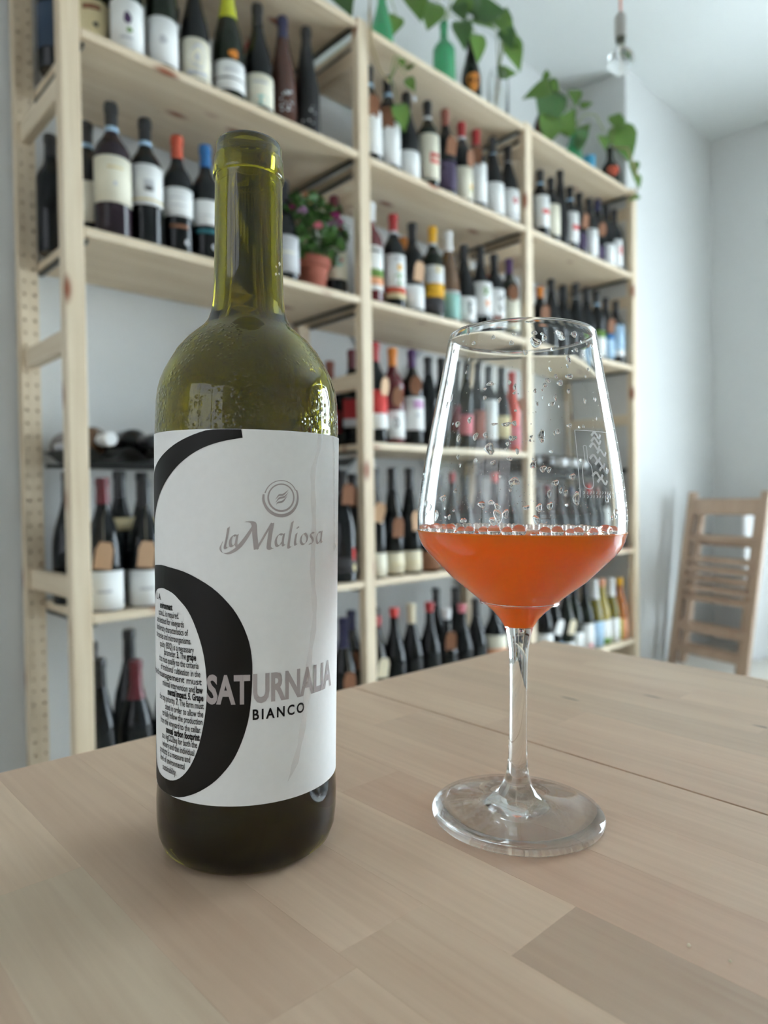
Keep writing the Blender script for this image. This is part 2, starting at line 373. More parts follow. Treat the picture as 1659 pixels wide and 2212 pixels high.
# ------------------------------------------------------------------ bottles on the shelves
BM = {}
def bottle_profile(kind, H, r):
    n = 0.0135
    if kind == 'bx': s = [(r*0.90, 0), (r, .005), (r, H*.615), (r*.965, H*.645), (r*.80, H*.69), (r*.55, H*.735), (n*1.18, H*.775), (n*1.03, H*.81), (n, H*.93)]
    elif kind == 'bu': s = [(r*0.90, 0), (r, .005), (r, H*.42), (r*.97, H*.48), (r*.86, H*.56), (r*.66, H*.645), (n*1.5, H*.715), (n*1.1, H*.79), (n, H*.93)]
    elif kind == 'ch': s = [(r*0.90, 0), (r, .006), (r, H*.40), (r*.97, H*.47), (r*.84, H*.56), (r*.64, H*.65), (n*1.55, H*.74), (n*1.2, H*.83), (n*1.05, H*.93)]
    else: s = [(r*0.92, 0), (r, .005), (r, H*.36), (r*.95, H*.46), (r*.82, H*.56), (r*.64, H*.66), (n*1.35, H*.77), (n, H*.86), (n*.96, H*.93)]
    return s + [(n*1.13, H*.935), (n*1.13, H*.985), (n, H)]
def bottle_mesh(kind, H, r):
    key = (kind, round(H, 3), round(r, 4))
    if key not in BM:
        p = bottle_profile(kind, H, r); BM[key] = lathe('glass', [(0, 0.002)] + p + [(0, H)], 20)
    return BM[key]
def rad_at(p, z):
    for (a, za), (b, zb) in zip(p, p[1:]):
        if za <= z <= zb: return a+(b-a)*(z-za)/max(zb-za, 1e-6)
    return p[-1][0]
def cap_mesh(kind, H, r, frac):
    key = ('cap', kind, round(H, 3), round(r, 4), round(frac, 3))
    if key not in BM:
        p = bottle_profile(kind, H, r); z0 = H*(1-frac); e = 0.0007
        q = [(rad_at(p, z0)+e, z0)] + [(a+e, z) for a, z in p if z > z0] + [(0, H+e)]
        BM[key] = lathe('capsule', q, 16)
    return BM[key]
TAGS = {}
def tag_meshes():
    if not TAGS:
        w, h, t = 0.019, 0.031, 0.0008
        out = [(-w, -h), (w, -h), (w, h*0.45), (w*0.62, h), (-w*0.62, h), (-w, h*0.45)]
        v = [(x, 0, z) for x, z in out]+[(x, t, z) for x, z in out]; n = 6
        f = [tuple(range(n)), tuple(range(2*n-1, n-1, -1))]+[(i, (i+1) % n, n+(i+1) % n, n+i)[::-1] for i in range(n)]
        TAGS['tag'] = mesh('price_tag', v, f)
        out = [(w*1.05*math.cos(a)*(abs(math.cos(a))**-0.2 if abs(math.cos(a)) > .2 else 1), h*math.sin(a)) for a in [2*math.pi*i/14 for i in range(14)]]
        n = 14; v = [(x, 0, z) for x, z in out]+[(x, t, z) for x, z in out]
        f = [tuple(range(n)), tuple(range(2*n-1, n-1, -1))]+[(i, (i+1) % n, n+(i+1) % n, n+i)[::-1] for i in range(n)]
        TAGS['round'] = mesh('price_tag', v, f)
    return TAGS
M_twine = mat('twine', lin(196, 186, 164), 0.9)
ORD = ['first', 'second', 'third', 'fourth', 'fifth', 'sixth', 'seventh', 'eighth', 'ninth', 'tenth', 'eleventh', 'twelfth']
def add_bottle(label, x, y, z, H, kind, glass, cap, lab, marks=(), tg=None, band=None, r=None, face=None, group=None, rot=None, name='wine_bottle', capfrac=None):
    if r is None: r = {'bx': .0375, 'bu': .0405, 'ch': .0435, 'sl': .037}[kind]
    t = empty(name, label, 'bottle', (x, y, z), rot or (0, 0, 0), group)
    newobj('glass', bottle_mesh(kind, H, r), GLASS[glass], t)
    fa = -108 if face is None else face
    if cap:
        fr = capfrac or {'bx': .19, 'bu': .20, 'ch': .33, 'sl': .24}[kind]
        c = newobj('capsule', cap_mesh(kind, H, r, fr), cap_mat(cap), t)
        if band: newobj('neck_band', arc('neck_band', .0148+.0006, fa-130, fa+130, H*(1-fr)-.012, H*(1-fr)+.004, 12, rtop=.0148), lab_mat(band), c)
    if lab:
        l0, l1, lc = lab; hw = 78
        lb = newobj('label', arc('label', r+.0006, fa-hw, fa+hw, l0, l1), lab_mat(lc), t)
        for mk in marks:
            if mk[0] == 'blob':
                _, da, zf, wa, hz, c = mk
                newobj('printed_mark', blob('printed_mark', r+.0009, fa+da, l0+(l1-l0)*zf, wa, hz), lab_mat(c), lb)
            else:
                _, a0, a1, f0, f1, c = mk
                newobj('printed_mark', arc('printed_mark', r+.0009, fa+a0, fa+a1, l0+(l1-l0)*f0, l0+(l1-l0)*f1), lab_mat(c), lb)
    if tg:
        shape, tc, zc, da, roll = tg; a = R(fa+da)
        g = newobj('price_tag', tag_meshes()[shape], lab_mat(tc), t, ((r+.003)*math.cos(a), (r+.003)*math.sin(a), zc), (R(6), R(roll), a+R(90)))
        p0 = ((r+.002)*math.cos(a), (r+.002)*math.sin(a), zc+.028); zn = H*.80
        newobj('twine', tube('twine', [p0, (.024*math.cos(a), .024*math.sin(a), (zc+.03+zn)/2+.012), (.0155*math.cos(a+.6), .0155*math.sin(a+.6), zn)], .0006, 4), M_twine, t)
    return t
YF = RY+0.053
def row(code, items, group):
    n = len(items)
    for i, it in enumerate(items):
        x, H, kind, glass, cap, lab, marks, tg, band, look = it[:10]
        kw = it[10] if len(it) > 10 else {}
        pos = kw.pop('pos', None) or f'{ORD[i]} from left'
        label = f'{look}, {pos}, {SHN[code[0]]} shelf, {BAYN[code[1]]} bay'
        y = kw.pop('y', YF + random.uniform(-.004, .006))
        add_bottle(label, x, y, SZ[code[0]], H, kind, glass, cap, lab, marks, tg, band, face=kw.pop('face', -108+random.uniform(-8, 6)), group=group, **kw)
B = lambda da, zf, wa, hz, c: ('blob', da, zf, wa, hz, c)
S = lambda a0, a1, f0, f1, c: ('rect', a0, a1, f0, f1, c)
FULL = lambda f0, f1, c: ('rect', -78, 78, f0, f1, c)
G2L = 'bottles on the second shelf, left bay'
row('2L', [
 (.647, .30, 'bx', 'd', 'k', (.010, .130, 'straw'), [B(12, .52, 9, .006, 'charcoal'), S(-30, 28, .80, .90, 'brown')], None, None, 'bottle with large straw-coloured label', {'r': .0395, 'y': RY+.118}),
 (.702, .30, 'bx', 'd', 'k', (.010, .126, 'paper'), [B(4, .62, 13, .013, 'violet'), B(7, .58, 10, .009, 'purple'), B(10, .38, 10, .006, 'green'), S(-22, 22, .20, .26, 'grey')], None, None, 'bottle with purple grapes on white label'),
 (.788, .295, 'bx', 'd', 'k', (.013, .124, 'paper'), [B(0, .5, 14, .010, 'grey')], None, None, 'bottle with plain white label', {'r': .038}),
 (.874, .295, 'bu', 'k', 'burg', (.010, .110, 'ivory'), [B(0, .55, 32, .030, 'grey'), B(0, .55, 24, .022, 'ivory'), B(0, .52, 10, .010, 'grey'), S(-40, 40, .08, .2, 'grey')], None, None, 'bottle with round ornament on ivory label', {'r': .037}),
 (.970, .32, 'ch', 'd', 'lime', (.020, .094, 'paper'), [S(-78, 78, .36, .42, 'charcoal'), S(-30, 30, .62, .72, 'grey'), B(8, 1.22, 18, .011, 'orange')], None, None, 'green sparkling bottle with yellow foil', {'r': .041}),
 (1.062, .30, 'bu', 'k', 'k', (.014, .099, 'ivory'), [B(0, .18, 34, .013, 'mint'), S(-30, 30, .7, .76, 'grey')], None, None, 'black bottle with ivory label', {'r': .039}),
 (1.146, .308, 'sl', 'b', 'navy', None, [], None, None, 'brown bottle with navy capsule', {'capfrac': .20}),
 (1.226, .313, 'sl', 'x', 'k', None, [], None, None, 'tall black bottle without label'),
 (1.322, .27, 'bx', 'k', 'k', (.03, .10, 'charcoal'), [], None, None, 'short black bottle with dark label', {'y': RY+.17}),
], G2L)
row('2L', [
 (.592, .30, 'bx', 'k', 'k', (.045, .15, 'dkblue'), [], None, None, 'black bottle with dark blue label', {'y': RY+.215, 'pos': 'back corner', 'face': -112}),
 (.90, .30, 'bx', 'k', 'k', None, [], None, None, 'black bottle behind sparkling bottle', {'y': RY+.21, 'pos': 'back row'}),
 (1.13, .295, 'bx', 'k', 'red', None, [], None, None, 'black bottle with red capsule', {'y': RY+.19, 'pos': 'back row'}),
 (1.245, .285, 'bx', 'k', 'navy', None, [], None, None, 'black bottle with navy capsule', {'y': RY+.20, 'pos': 'back row'}),
], G2L)
def white_script(bx, by, bz, r, zc, parent, seed, n=16, spread=34, hz=.028):
    rnd = random.Random(seed)
    for i in range(n):
        newobj('printed_mark', blob('printed_mark', r+.0008, -118+rnd.uniform(-spread, spread), zc+rnd.uniform(-hz, hz), rnd.uniform(2, 7), rnd.uniform(.0012, .005), 8), lab_mat('grey'), parent)
for o in list(C.objects):
    if o.get('label', '').startswith('brown bottle with navy capsule'): white_script(0, 0, 0, .037, .062, o, 3)
    if o.get('label', '').startswith('tall black bottle without'): white_script(0, 0, 0, .037, .05, o, 5, 6, 30, .03)
G3L = 'bottles on the third shelf, left bay'
row('3L', [
 (.632, .295, 'bx', 'k', 'k', (.05, .145, 'ivory'), [], None, 'ltblue', 'black bottle with ivory label', {'y': RY+.135}),
 (.658, .314, 'bx', 'u', 'k', (.075, .180, 'ivory'), [S(-20, 30, .72, .78, 'straw'), B(4, .4, 7, .005, 'grey')], None, 'ltblue', 'plum-dark bottle with big ivory label', {'r': .041}),
 (.741, .310, 'bx', 'k', 'k', (.095, .190, 'paper'), [S(-12, 24, .34, .62, 'grey'), S(-6, 18, .34, .46, 'charcoal'), FULL(.10, .16, 'straw')], None, 'ltblue', 'black bottle with picture on white label', {'r': .038}),
 (.822, .297, 'bx', 'k', 'rust', (.091, .160, 'paper'), [S(-30, 34, .35, .40, 'grey'), S(-30, 34, .6, .66, 'grey'), S(-34, 40, -.42, -.30, 'brown'), B(30, -.9, 9, .006, 'grey')], None, None, 'black bottle with rust-red capsule', {'r': .036}),
 (.897, .298, 'bx', 'k', 'blue', (.087, .150, 'paper'), [S(-30, 34, .35, .40, 'grey'), S(-50, 50, -.34, -.16, 'teal'), B(24, -.85, 9, .008, 'grey')], None, None, 'black bottle with bright blue capsule', {'r': .036}),
 (.976, .30, 'bx', 'k', 'k', (.07, .15, 'grey'), [], None, None, 'black bottle behind the big bottle neck'),
 (1.058, .30, 'bx', 'k', 'k', None, [], None, None, 'plain black bottle behind the bottle neck'),
 (1.140, .285, 'bu', 'k', 'k', (.022, .124, 'grey'), [S(-30, 30, .5, .56, 'ivory')], None, None, 'black bottle with grey label beside pot'),
], G3L)
row('3L', [
 (1.350, .312, 'bx', 'k', 'burg', (.055, .150, 'ivory'), [B(0, .55, 24, .014, 'mint'), B(6, .6, 10, .006, 'scarlet')], None, 'paper', 'bottle with ivory label', {'y': RY+.085, 'pos': 'right of flowerpot', 'r': .036}),
 (.585, .29, 'bx', 'k', 'k', None, [], None, None, 'black bottle half hidden by upright', {'y': RY+.24, 'r': .034, 'pos': 'back corner'}),
], G3L)
G2M = 'bottles on the second shelf, middle bay'
row('2M', [
 (1.472, .308, 'bx', 'k', 'k', (.028, .163, 'paper'), [], ('tag', 'brown', .17, -8, 8), 'ltblue', 'bottle with white label, brown tag'),
 (1.556, .312, 'bx', 'k', 'k', (.021, .156, 'paper'), [], ('tag', 'brown', .165, -26, -6), 'ltblue', 'bottle with white label beneath trailing vine'),
 (1.643, .295, 'bu', 'k', 'k', (.006, .094, 'paper'), [B(20, 2.9, 10, .012, 'grey')], None, 'grey', 'bottle with low white label'),
 (1.738, .302, 'bx', 'd', 'k', (.030, .181, 'ivory'), [S(-20, 36, .35, .58, 'scarlet'), S(-10, 30, .42, .5, 'ivory')], None, 'paper', 'bottle with red block on ivory label'),
 (1.825, .306, 'bx', 'k', 'copper', (.020, .118, 'violet'), [], ('tag', 'brown', .168, 4, 4), None, 'copper capsule, violet label'),
 (1.910, .292, 'bx', 'k', 'red', (.014, .125, 'ivory'), [B(28, .4, 12, .009, 'yellow'), B(22, .28, 9, .006, 'green')], ('round', 'brown', .155, 20, -4), 'grey', 'red capsule, ivory label, brown tag'),
 (2.000, .300, 'bx', 'k', 'red', (.028, .171, 'paper'), [], ('tag', 'brown', .19, -30, 10), None, 'red capsule, tall white label'),
 (2.100, .310, 'bu', 'k', 'k', (.016, .130, 'paper'), [], None, 'ltblue', 'all-black capsule, white label'),
 (2.192, .308, 'bu', 'k', 'k', (.016, .132, 'paper'), [B(6, .62, 15, .013, 'red'), S(-30, 40, .15, .22, 'grey')], None, 'grey', 'white label with red mark'),
], G2M)
G3M = 'bottles on the third shelf, middle bay'
row('3M', [
 (1.470, .318, 'bx', 'r', 'white', (.039, .175, 'paper'), [FULL(.12, .30, 'salmon'), FULL(.30, .48, 'green'), S(-30, 30, .86, .91, 'charcoal')], None, None, 'rosé bottle with white capsule'),
 (1.572, .310, 'bx', 'k', 'red', (.033, .173, 'paper'), [B(0, .70, 12, .011, 'yellow'), B(0, .42, 40, .020, 'green'), FULL(.12, .26, 'rust'), FULL(0, .12, 'straw'), S(-30, 30, .88, .93, 'grey')], None, 'grey', 'red capsule, sun on white label'),
 (1.655, .302, 'bx', 'k', 'k', (.014, .092, 'paper'), [], ('tag', 'kraft', .135, 6, 3), None, 'black bottle with kraft tag'),
 (1.750, .314, 'bx', 'd', 'yellow', (.020, .175, 'paper'), [FULL(.32, .62, 'yellow'), FULL(0, .32, 'charcoal'), B(0, .92, 22, .012, 'straw')], None, 'grey', 'green bottle, yellow capsule, yellow label'),
 (1.838, .322, 'sl', 'a', 'white', (.014, .109, 'mint'), [FULL(.9, 1, 'grey')], None, None, 'amber bottle, white capsule, mint label', {'r': .039, 'capfrac': .22}),
 (1.925, .298, 'bu', 'k', 'k', (.020, .105, 'paper'), [B(6, .55, 16, .022, 'charcoal'), B(14, .55, 9, .013, 'paper')], None, None, 'dark figure on white label'),
 (2.012, .312, 'bu', 'k', 'k', (.050, .174, 'paper'), [B(-4, .72, 22, .014, 'green'), B(6, .38, 16, .012, 'salmon'), FULL(0, .1, 'grey')], None, None, 'colourful blots on white label'),
 (2.090, .300, 'bx', 'k', 'k', (.045, .165, 'paper'), [B(8, .55, 24, .030, 'charcoal'), B(16, .55, 15, .020, 'paper'), S(-40, 20, .04, .16, 'copper')], None, None, 'swirl drawn on white label'),
 (2.185, .305, 'bx', 'd', 'purple', (.020, .150, 'ivory'), [S(-20, 0, .1, .4, 'straw')], ('round', 'brown', .165, -6, 0), None, 'purple capsule, ivory label, brown tag'),
], G3M)
row('3M', [
 (1.690, .285, 'bx', 'd', 'orange', None, [], None, None, 'green bottle with orange capsule', {'y': RY+.13, 'pos': 'back row'}),
 (1.60, .30, 'bx', 'k', 'k', (.08, .19, 'grey'), [], None, None, 'black bottle with grey label', {'y': RY+.20, 'pos': 'back row'}),
 (1.94, .29, 'bx', 'k', 'k', None, [], None, None, 'plain black bottle', {'y': RY+.16, 'pos': 'back row'}),
 (2.185, .265, 'bx', 'k', 'scarlet', (.05, .14, 'paper'), [], None, None, 'short bottle with scarlet capsule', {'y': RY+.15, 'pos': 'back row'}),
], G3M)
G4M = 'bottles on the fourth shelf, middle bay'
row('4M', [
 (1.480, .318, 'bx', 'k', 'red', (.045, .165, 'scarlet'), [FULL(0, .40, 'paper')], ('round', 'kraft', .175, 22, 0), None, 'red capsule, half-red label'),
 (1.560, .312, 'bx', 'r', 'orange', (.020, .108, 'paper'), [B(-14, .55, 14, .016, 'charcoal'), B(-14, .55, 8, .009, 'paper')], ('round', 'brown', .150, -6, 0), None, 'orange capsule, white label, brown tag'),
 (1.645, .318, 'bx', 'k', 'purple', (.050, .158, 'paper'), [S(-20, 40, .66, .9, 'lilac'), S(-10, 14, .4, .5, 'grey')], ('round', 'brown', .195, -8, 0), None, 'purple capsule, lilac block on label'),
 (1.725, .305, 'bu', 'k', 'k', None, [], None, None, 'plain black bottle', {'r': .036}),
 (1.800, .312, 'bu', 'k', 'k', (.06, .15, 'burg'), [], None, None, 'black bottle, burgundy label', {'r': .036}),
 (1.875, .308, 'bx', 'k', 'k', (.05, .12, 'pink'), [], None, None, 'black bottle, pink label'),
 (1.955, .318, 'bu', 'k', 'k', (.04, .14, 'copper'), [], None, None, 'black bottle, copper-red label', {'r': .036}),
 (2.035, .313, 'bx', 'k', 'k', (.04, .185, 'paper'), [], None, None, 'black bottle, tall white label'),
 (2.115, .318, 'bu', 'k', 'k', (.05, .13, 'straw'), [], None, None, 'black bottle, straw label', {'r': .036}),
 (2.192, .310, 'bu', 'p', 'scarlet', (.02, .10, 'pink'), [], None, None, 'coral-pink bottle, scarlet capsule', {'r': .036}),
], G4M)
row('4M', [
 (1.485, .315, 'bx', 'k', 'burg', (.06, .15, 'red'), [FULL(0, .3, 'grey')], None, None, 'burgundy capsule, red label', {'y': RY+.17, 'pos': 'back row'}),
 (1.590, .310, 'bx', 'k', 'red', (.06, .15, 'burg'), [], None, None, 'red capsule, burgundy label', {'y': RY+.20, 'pos': 'back row'}),
 (1.470, .29, 'bx', 'k', 'copper', (.05, .12, 'red'), [], None, None, 'copper capsule, red label', {'y': RY+.265, 'pos': 'back row'}),
], G4M)
G5M = 'bottles on the fifth shelf, middle bay'
row('5M', [
 (1.474, .345, 'bu', 'k', 'k', (.005, .078, 'ivory'), [], ('tag', 'kraft', .205, -6, 14), None, 'black bottle, ivory label, kraft tag', {'r': .036}),
 (1.552, .347, 'bu', 'k', 'k', (.008, .076, 'cream'), [S(-30, 30, .4, .48, 'straw')], ('tag', 'brown', .155, 0, 0), None, 'black bottle, cream label, brown tag', {'r': .036}),
 (1.628, .348, 'bu', 'k', 'k', (.009, .077, 'cream'), [S(-30, 30, .4, .48, 'straw')], ('tag', 'kraft', .175, 10, -8), None, 'black bottle, cream label, pale tag', {'r': .036}),
 (1.712, .335, 'bu', 'k', 'k', (.008, .072, 'brown'), [], None, None, 'black bottle, brown label'),
 (1.800, .34, 'bu', 'k', 'red', (.01, .07, 'cream'), [], None, None, 'black bottle, red capsule', {'capfrac': .1}),
 (1.885, .33, 'bu', 'k', 'k', None, [], None, None, 'plain black bottle with olive shoulder'),
 (1.975, .34, 'bu', 'd', 'olive' if False else 'k', (.02, .08, 'straw'), [], None, None, 'dark green bottle, straw label'),
 (2.070, .34, 'bu', 'k', 'scarlet', None, [], None, None, 'black bottle, scarlet capsule', {'capfrac': .1}),
 (2.165, .334, 'bu', 'k', 'k', None, [], None, None, 'unlabelled black bottle'),
], G5M)
row('5M', [(1.475, .33, 'bu', 'x', 'k', None, [], ('tag', 'brown', .255, -12, 0), None, 'matt black bottle, brown neck tag', {'y': RY+.165, 'pos': 'back row'}),
 (1.570, .33, 'bu', 'k', 'k', None, [], ('tag', 'kraft', .13, -20, 10), None, 'black bottle, pale tag', {'y': RY+.21, 'pos': 'back row'})], G5M)
G6M = 'bottles on the bottom shelf, middle bay'
row('6M', [
 (1.468, .305, 'bu', 'k', 'red', None, [], ('tag', 'cream', .15, 8, 6), None, 'red capsule, cream tag', {'capfrac': .1}),
 (1.548, .322, 'bu', 'k', 'scarlet', None, [], None, None, 'scarlet-tipped black bottle', {'capfrac': .09}),
 (1.632, .326, 'bu', 'k', 'cream', None, [], None, None, 'black bottle, long cream capsule', {'capfrac': .2}),
 (1.716, .322, 'bu', 'k', 'red', None, [], None, None, 'red-tipped black bottle', {'capfrac': .1}),
 (1.800, .290, 'bu', 'k', 'white', None, [], ('tag', 'brown', .185, -4, 0), None, 'white capsule, brown tag', {'capfrac': .12}),
 (1.885, .296, 'bu', 'k', 'pink', None, [], None, None, 'pink-tipped black bottle', {'capfrac': .1}),
 (1.970, .306, 'bu', 'k', 'k', None, [], None, None, 'plain black bottle'),
 (2.066, .300, 'bu', 'k', 'k', (.09, .165, 'ivory'), [FULL(0, .35, 'salmon')], None, None, 'wide bottle, ivory and salmon label', {'r': .047}),
 (2.172, .290, 'bu', 'd', 'k', None, [], None, None, 'dark green bottle'),
], G6M)
row('6M', [(1.90, .34, 'bu', 'k', 'k', None, [], None, None, 'tall black bottle', {'y': RY+.19, 'pos': 'back row'}), (2.02, .33, 'bu', 'k', 'k', None, [], None, None, 'slim black bottle', {'y': RY+.20, 'pos': 'back row'}),
 (1.475, .31, 'bu', 'k', 'navy', None, [], ('tag', 'brown', .15, -14, 0), None, 'navy capsule, brown tag', {'y': RY+.18, 'pos': 'back row'}), (1.60, .30, 'bu', 'k', 'k', None, [], None, None, 'black shiny bottle', {'y': RY+.2, 'pos': 'back row'})], G6M)
G2R = 'bottles on the second shelf, right bay'
row('2R', [
 (2.318, .282, 'bx', 'k', 'k', None, [], None, 'ltblue', 'black bottle tucked by upright', {'y': RY+.15}),
 (2.405, .282, 'bx', 'k', 'k', (.045, .172, 'paper'), [S(-26, 36, .42, .56, 'scarlet')], None, 'ltblue', 'white label with red stripe', {'r': .036}),
 (2.482, .275, 'bx', 'k', 'k', (.032, .158, 'ivory'), [], None, None, 'ivory label', {'r': .035}),
 (2.558, .330, 'sl', 'x', 'k', None, [], None, None, 'tallest black bottle', {'r': .035}),
 (2.634, .284, 'bx', 'k', 'k', (.040, .170, 'paper'), [S(-26, 36, .42, .58, 'scarlet')], None, 'ltblue', 'white label with red square', {'r': .035}),
 (2.708, .280, 'bx', 'k', 'k', (.03, .10, 'violet'), [], ('tag', 'brown', .15, 4, 6), None, 'violet label, brown tag', {'r': .034}),
 (2.782, .276, 'bx', 'k', 'k', (.014, .134, 'paper'), [], None, None, 'broad white label', {'r': .036}),
 (2.856, .294, 'bx', 'k', 'navy', (.02, .08, 'violet'), [], ('round', 'brown', .15, 0, 0), None, 'navy capsule, brown tag', {'r': .034}),
 (2.928, .290, 'bx', 'k', 'k', (.010, .105, 'paper'), [], None, None, 'low white label', {'r': .035}),
 (3.004, .288, 'bx', 'k', 'k', (.020, .143, 'paper'), [B(14, .6, 22, .018, 'scarlet')], None, None, 'white label with red spot', {'r': .035}),
], G2R)
G3R = 'bottles on the third shelf, right bay'
row('3R', [
 (2.402, .245, 'bx', 'k', 'orange', None, [], ('tag', 'brown', .13, 0, 0), None, 'short bottle, orange capsule', {'r': .035}),
 (2.485, .292, 'bu', 'k', 'k', None, [], None, None, 'plain black bottle', {'r': .037}),
 (2.575, .285, 'bu', 'k', 'k', None, [], None, None, 'black sloping bottle', {'r': .037}),
 (2.662, .310, 'bu', 'k', 'k', None, [], None, 'grey', 'black bottle, grey neck band', {'r': .038}),
 (2.750, .308, 'bu', 'k', 'k', (.03, .10, 'charcoal'), [], None, None, 'black bottle, charcoal label', {'r': .037}),
 (2.845, .313, 'bx', 'k', 'k', (.015, .13, 'paper'), [FULL(.75, 1, 'green')], None, 'ltblue', 'white label with green top', {'r': .037}),
 (2.932, .300, 'bx', 'k', 'k', (.018, .128, 'ltblue'), [FULL(.8, 1, 'blue')], ('tag', 'brown', .165, 0, 0), None, 'light blue label, brown tag', {'r': .036}),
 (3.020, .302, 'bx', 'k', 'k', (.040, .185, 'ltblue'), [FULL(0, .2, 'paper')], None, None, 'tall light blue label', {'r': .037}),
], G3R)
G5R = 'bottles on the fifth shelf, right bay'
looks = ['black bottle beside upright', 'black bottle, burgundy capsule', 'plain black bottle', 'black bottle, navy capsule', 'shiny black bottle', 'black bottle, scarlet capsule', 'black bottle, copper capsule', 'black bottle, white label']
caps5 = ['k', 'burg', 'k', 'navy', 'k', 'scarlet', 'copper', 'k']
row('5R', [(2.36+.094*i, .295+.012*((i*7) % 3)/2, 'bu', 'k', caps5[i], (.06, .20, 'paper') if i == 7 else None, [], None, None, looks[i], {'r': .037, 'capfrac': .13}) for i in range(8)], G5R)
G6R = 'bottles on the bottom shelf, right bay'
row('6R', [
 (2.395, .316, 'bu', 'k', 'k', (.03, .12, 'paper'), [], None, None, 'black bottle, white label', {'r': .037}),
 (2.478, .316, 'bu', 'k', 'burg', (.02, .07, 'ltblue'), [], ('tag', 'paper', .135, 0, 14), None, 'black bottle, white tag', {'r': .037}),
 (2.562, .313, 'bu', 'd', 'k', (.02, .06, 'paper'), [], ('tag', 'cream', .125, 0, 10), None, 'green-black bottle, cream tag', {'r': .037}),
 (2.642, .310, 'bu', 'd', 'k', (.015, .09, 'paper'), [], None, None, 'dark green bottle, low label', {'r': .037}),
 (2.722, .304, 'bu', 'd', 'k', (.006, .118, 'paper'), [B(0, .15, 20, .01, 'pink')], None, None, 'dark bottle, tall white label', {'r': .037}),
 (2.800, .300, 'bu', 'o', 'white', (.005, .117, 'ltblue'), [], None, None, 'olive bottle, pale blue label', {'r': .037, 'capfrac': .28}),
 (2.878, .297, 'bu', 'y', 'salmon', (.004, .112, 'paper'), [FULL(0, .25, 'green')], None, None, 'straw bottle, white and green label', {'r': .037, 'capfrac': .12}),
 (2.955, .293, 'bu', 'o', 'white', (.004, .112, 'paper'), [], None, None, 'olive bottle, plain white label', {'r': .037, 'capfrac': .28}),
 (3.032, .288, 'bu', 't', 'yellow', (.007, .100, 'salmon'), [S(-78, -30, 0, 1, 'lime')], None, None, 'orange bottle, salmon label', {'r': .037, 'capfrac': .12}),
], G6R)
G5L = 'bottles on the fifth shelf, left bay'
row('5L', [
 (.622, .305, 'bu', 'k', 'burg', (.004, .092, 'paper'), [S(-20, 24, .45, .53, 'grey')], ('tag', 'kraft', .128, 2, 8), None, 'burgundy capsule, white label, kraft tag', {'r': .042}),
 (.718, .30, 'bu', 'k', 'k', (.004, .088, 'paper'), [S(-20, 24, .45, .53, 'grey')], ('tag', 'kraft', .125, 2, 6), None, 'black capsule, white label, kraft tag', {'r': .042}),
 (.822, .30, 'bu', 'k', 'k', (.004, .088, 'paper'), [], None, None, 'black bottle, white label', {'r': .041}),
 (1.335, .335, 'bu', 'k', 'k', (.03, .075, 'charcoal'), [B(30, 1.2, 8, .02, 'scarlet'), B(34, .3, 10, .012, 'straw')], ('tag', 'brown', .262, 4, 2), None, 'large black bottle, brown tag', {'r': .043}),
], G5L)
row('5L', [
 (.607, .325, 'bu', 'k', 'k', None, [], None, None, 'black bottle', {'y': RY+.235, 'pos': 'back corner', 'r': .040}),
 (.700, .325, 'bu', 'k', 'k', (.18, .21, 'straw'), [], None, None, 'black bottle with gold neck label', {'y': RY+.15, 'pos': 'back row', 'r': .04}),
 (.780, .325, 'bu', 'k', 'k', (.18, .21, 'straw'), [], None, None, 'black bottle with gold shoulder label', {'y': RY+.20, 'pos': 'back row', 'r': .04}),
], G5L)
G6L = 'bottles on the bottom shelf, left bay'
row('6L', [
 (.604, .318, 'bu', 'k', 'k', None, [], None, None, 'black bottle beside upright', {'r': .037}),
 (.690, .300, 'bu', 'k', 'burg', None, [], None, 'ivory', 'burgundy capsule, ivory collar', {'r': .041, 'capfrac': .3}),
 (.778, .335, 'bu', 'k', 'k', None, [], None, 'grey', 'black bottle, grey collar', {'r': .041}),
 (1.335, .318, 'bu', 'k', 'navy', None, [], ('tag', 'brown', .13, 6, 0), None, 'navy capsule, brown tag', {'r': .04, 'capfrac': .28}),
], G6L)
row('6L', [(.72, .355, 'bu', 'k', 'k', None, [], None, None, 'tall black bottle', {'y': RY+.16, 'pos': 'back row'}), (.64, .33, 'bu', 'x', 'k', None, [], None, None, 'matt black bottle', {'y': RY+.20, 'pos': 'back row', 'r': .036})], G6L)
# lying bottles: necks point into the room
p = 0.101
lyl = [('white', 'a', 'pale bottle with white capsule'), ('k', 'k', 'black bottle with gold-ringed neck'), ('k', 'k', 'black bottle with black capsule'), ('copper', 'b', 'brown bottle'), ('k', 'k', 'plain black bottle'), ('k', 'd', 'dark green bottle'), ('orange', 'k', 'black bottle with orange capsule')]
def lying(bay, k, cap, glass, look, posn):
    x = RX+PITCHX*BAYI[bay]+PW+0.003+p*(k+0.5)
    z = SZ['4']-0.058-0.014+0.0425
    add_bottle(f'{look} lying {posn} in the {BAYN[bay]} bay rack', x, RY+DEPTH-0.035, z+0.001, .30, 'bx', glass, cap, (.03, .10, 'grey'), group='bottles lying in the metal racks', rot=(R(90), 0, 0))
for k in range(7): lying('L', k, *lyl[k], f'{ORD[k]} from left')
for k in range(7): lying('R', k, 'white' if k in (2, 3, 4) else 'k', 'k', ['black bottle', 'dark bottle', 'white-capped bottle', 'white-capped bottle', 'white-capped bottle', 'black bottle', 'dark bottle'][k], f'{ORD[k]} from left')
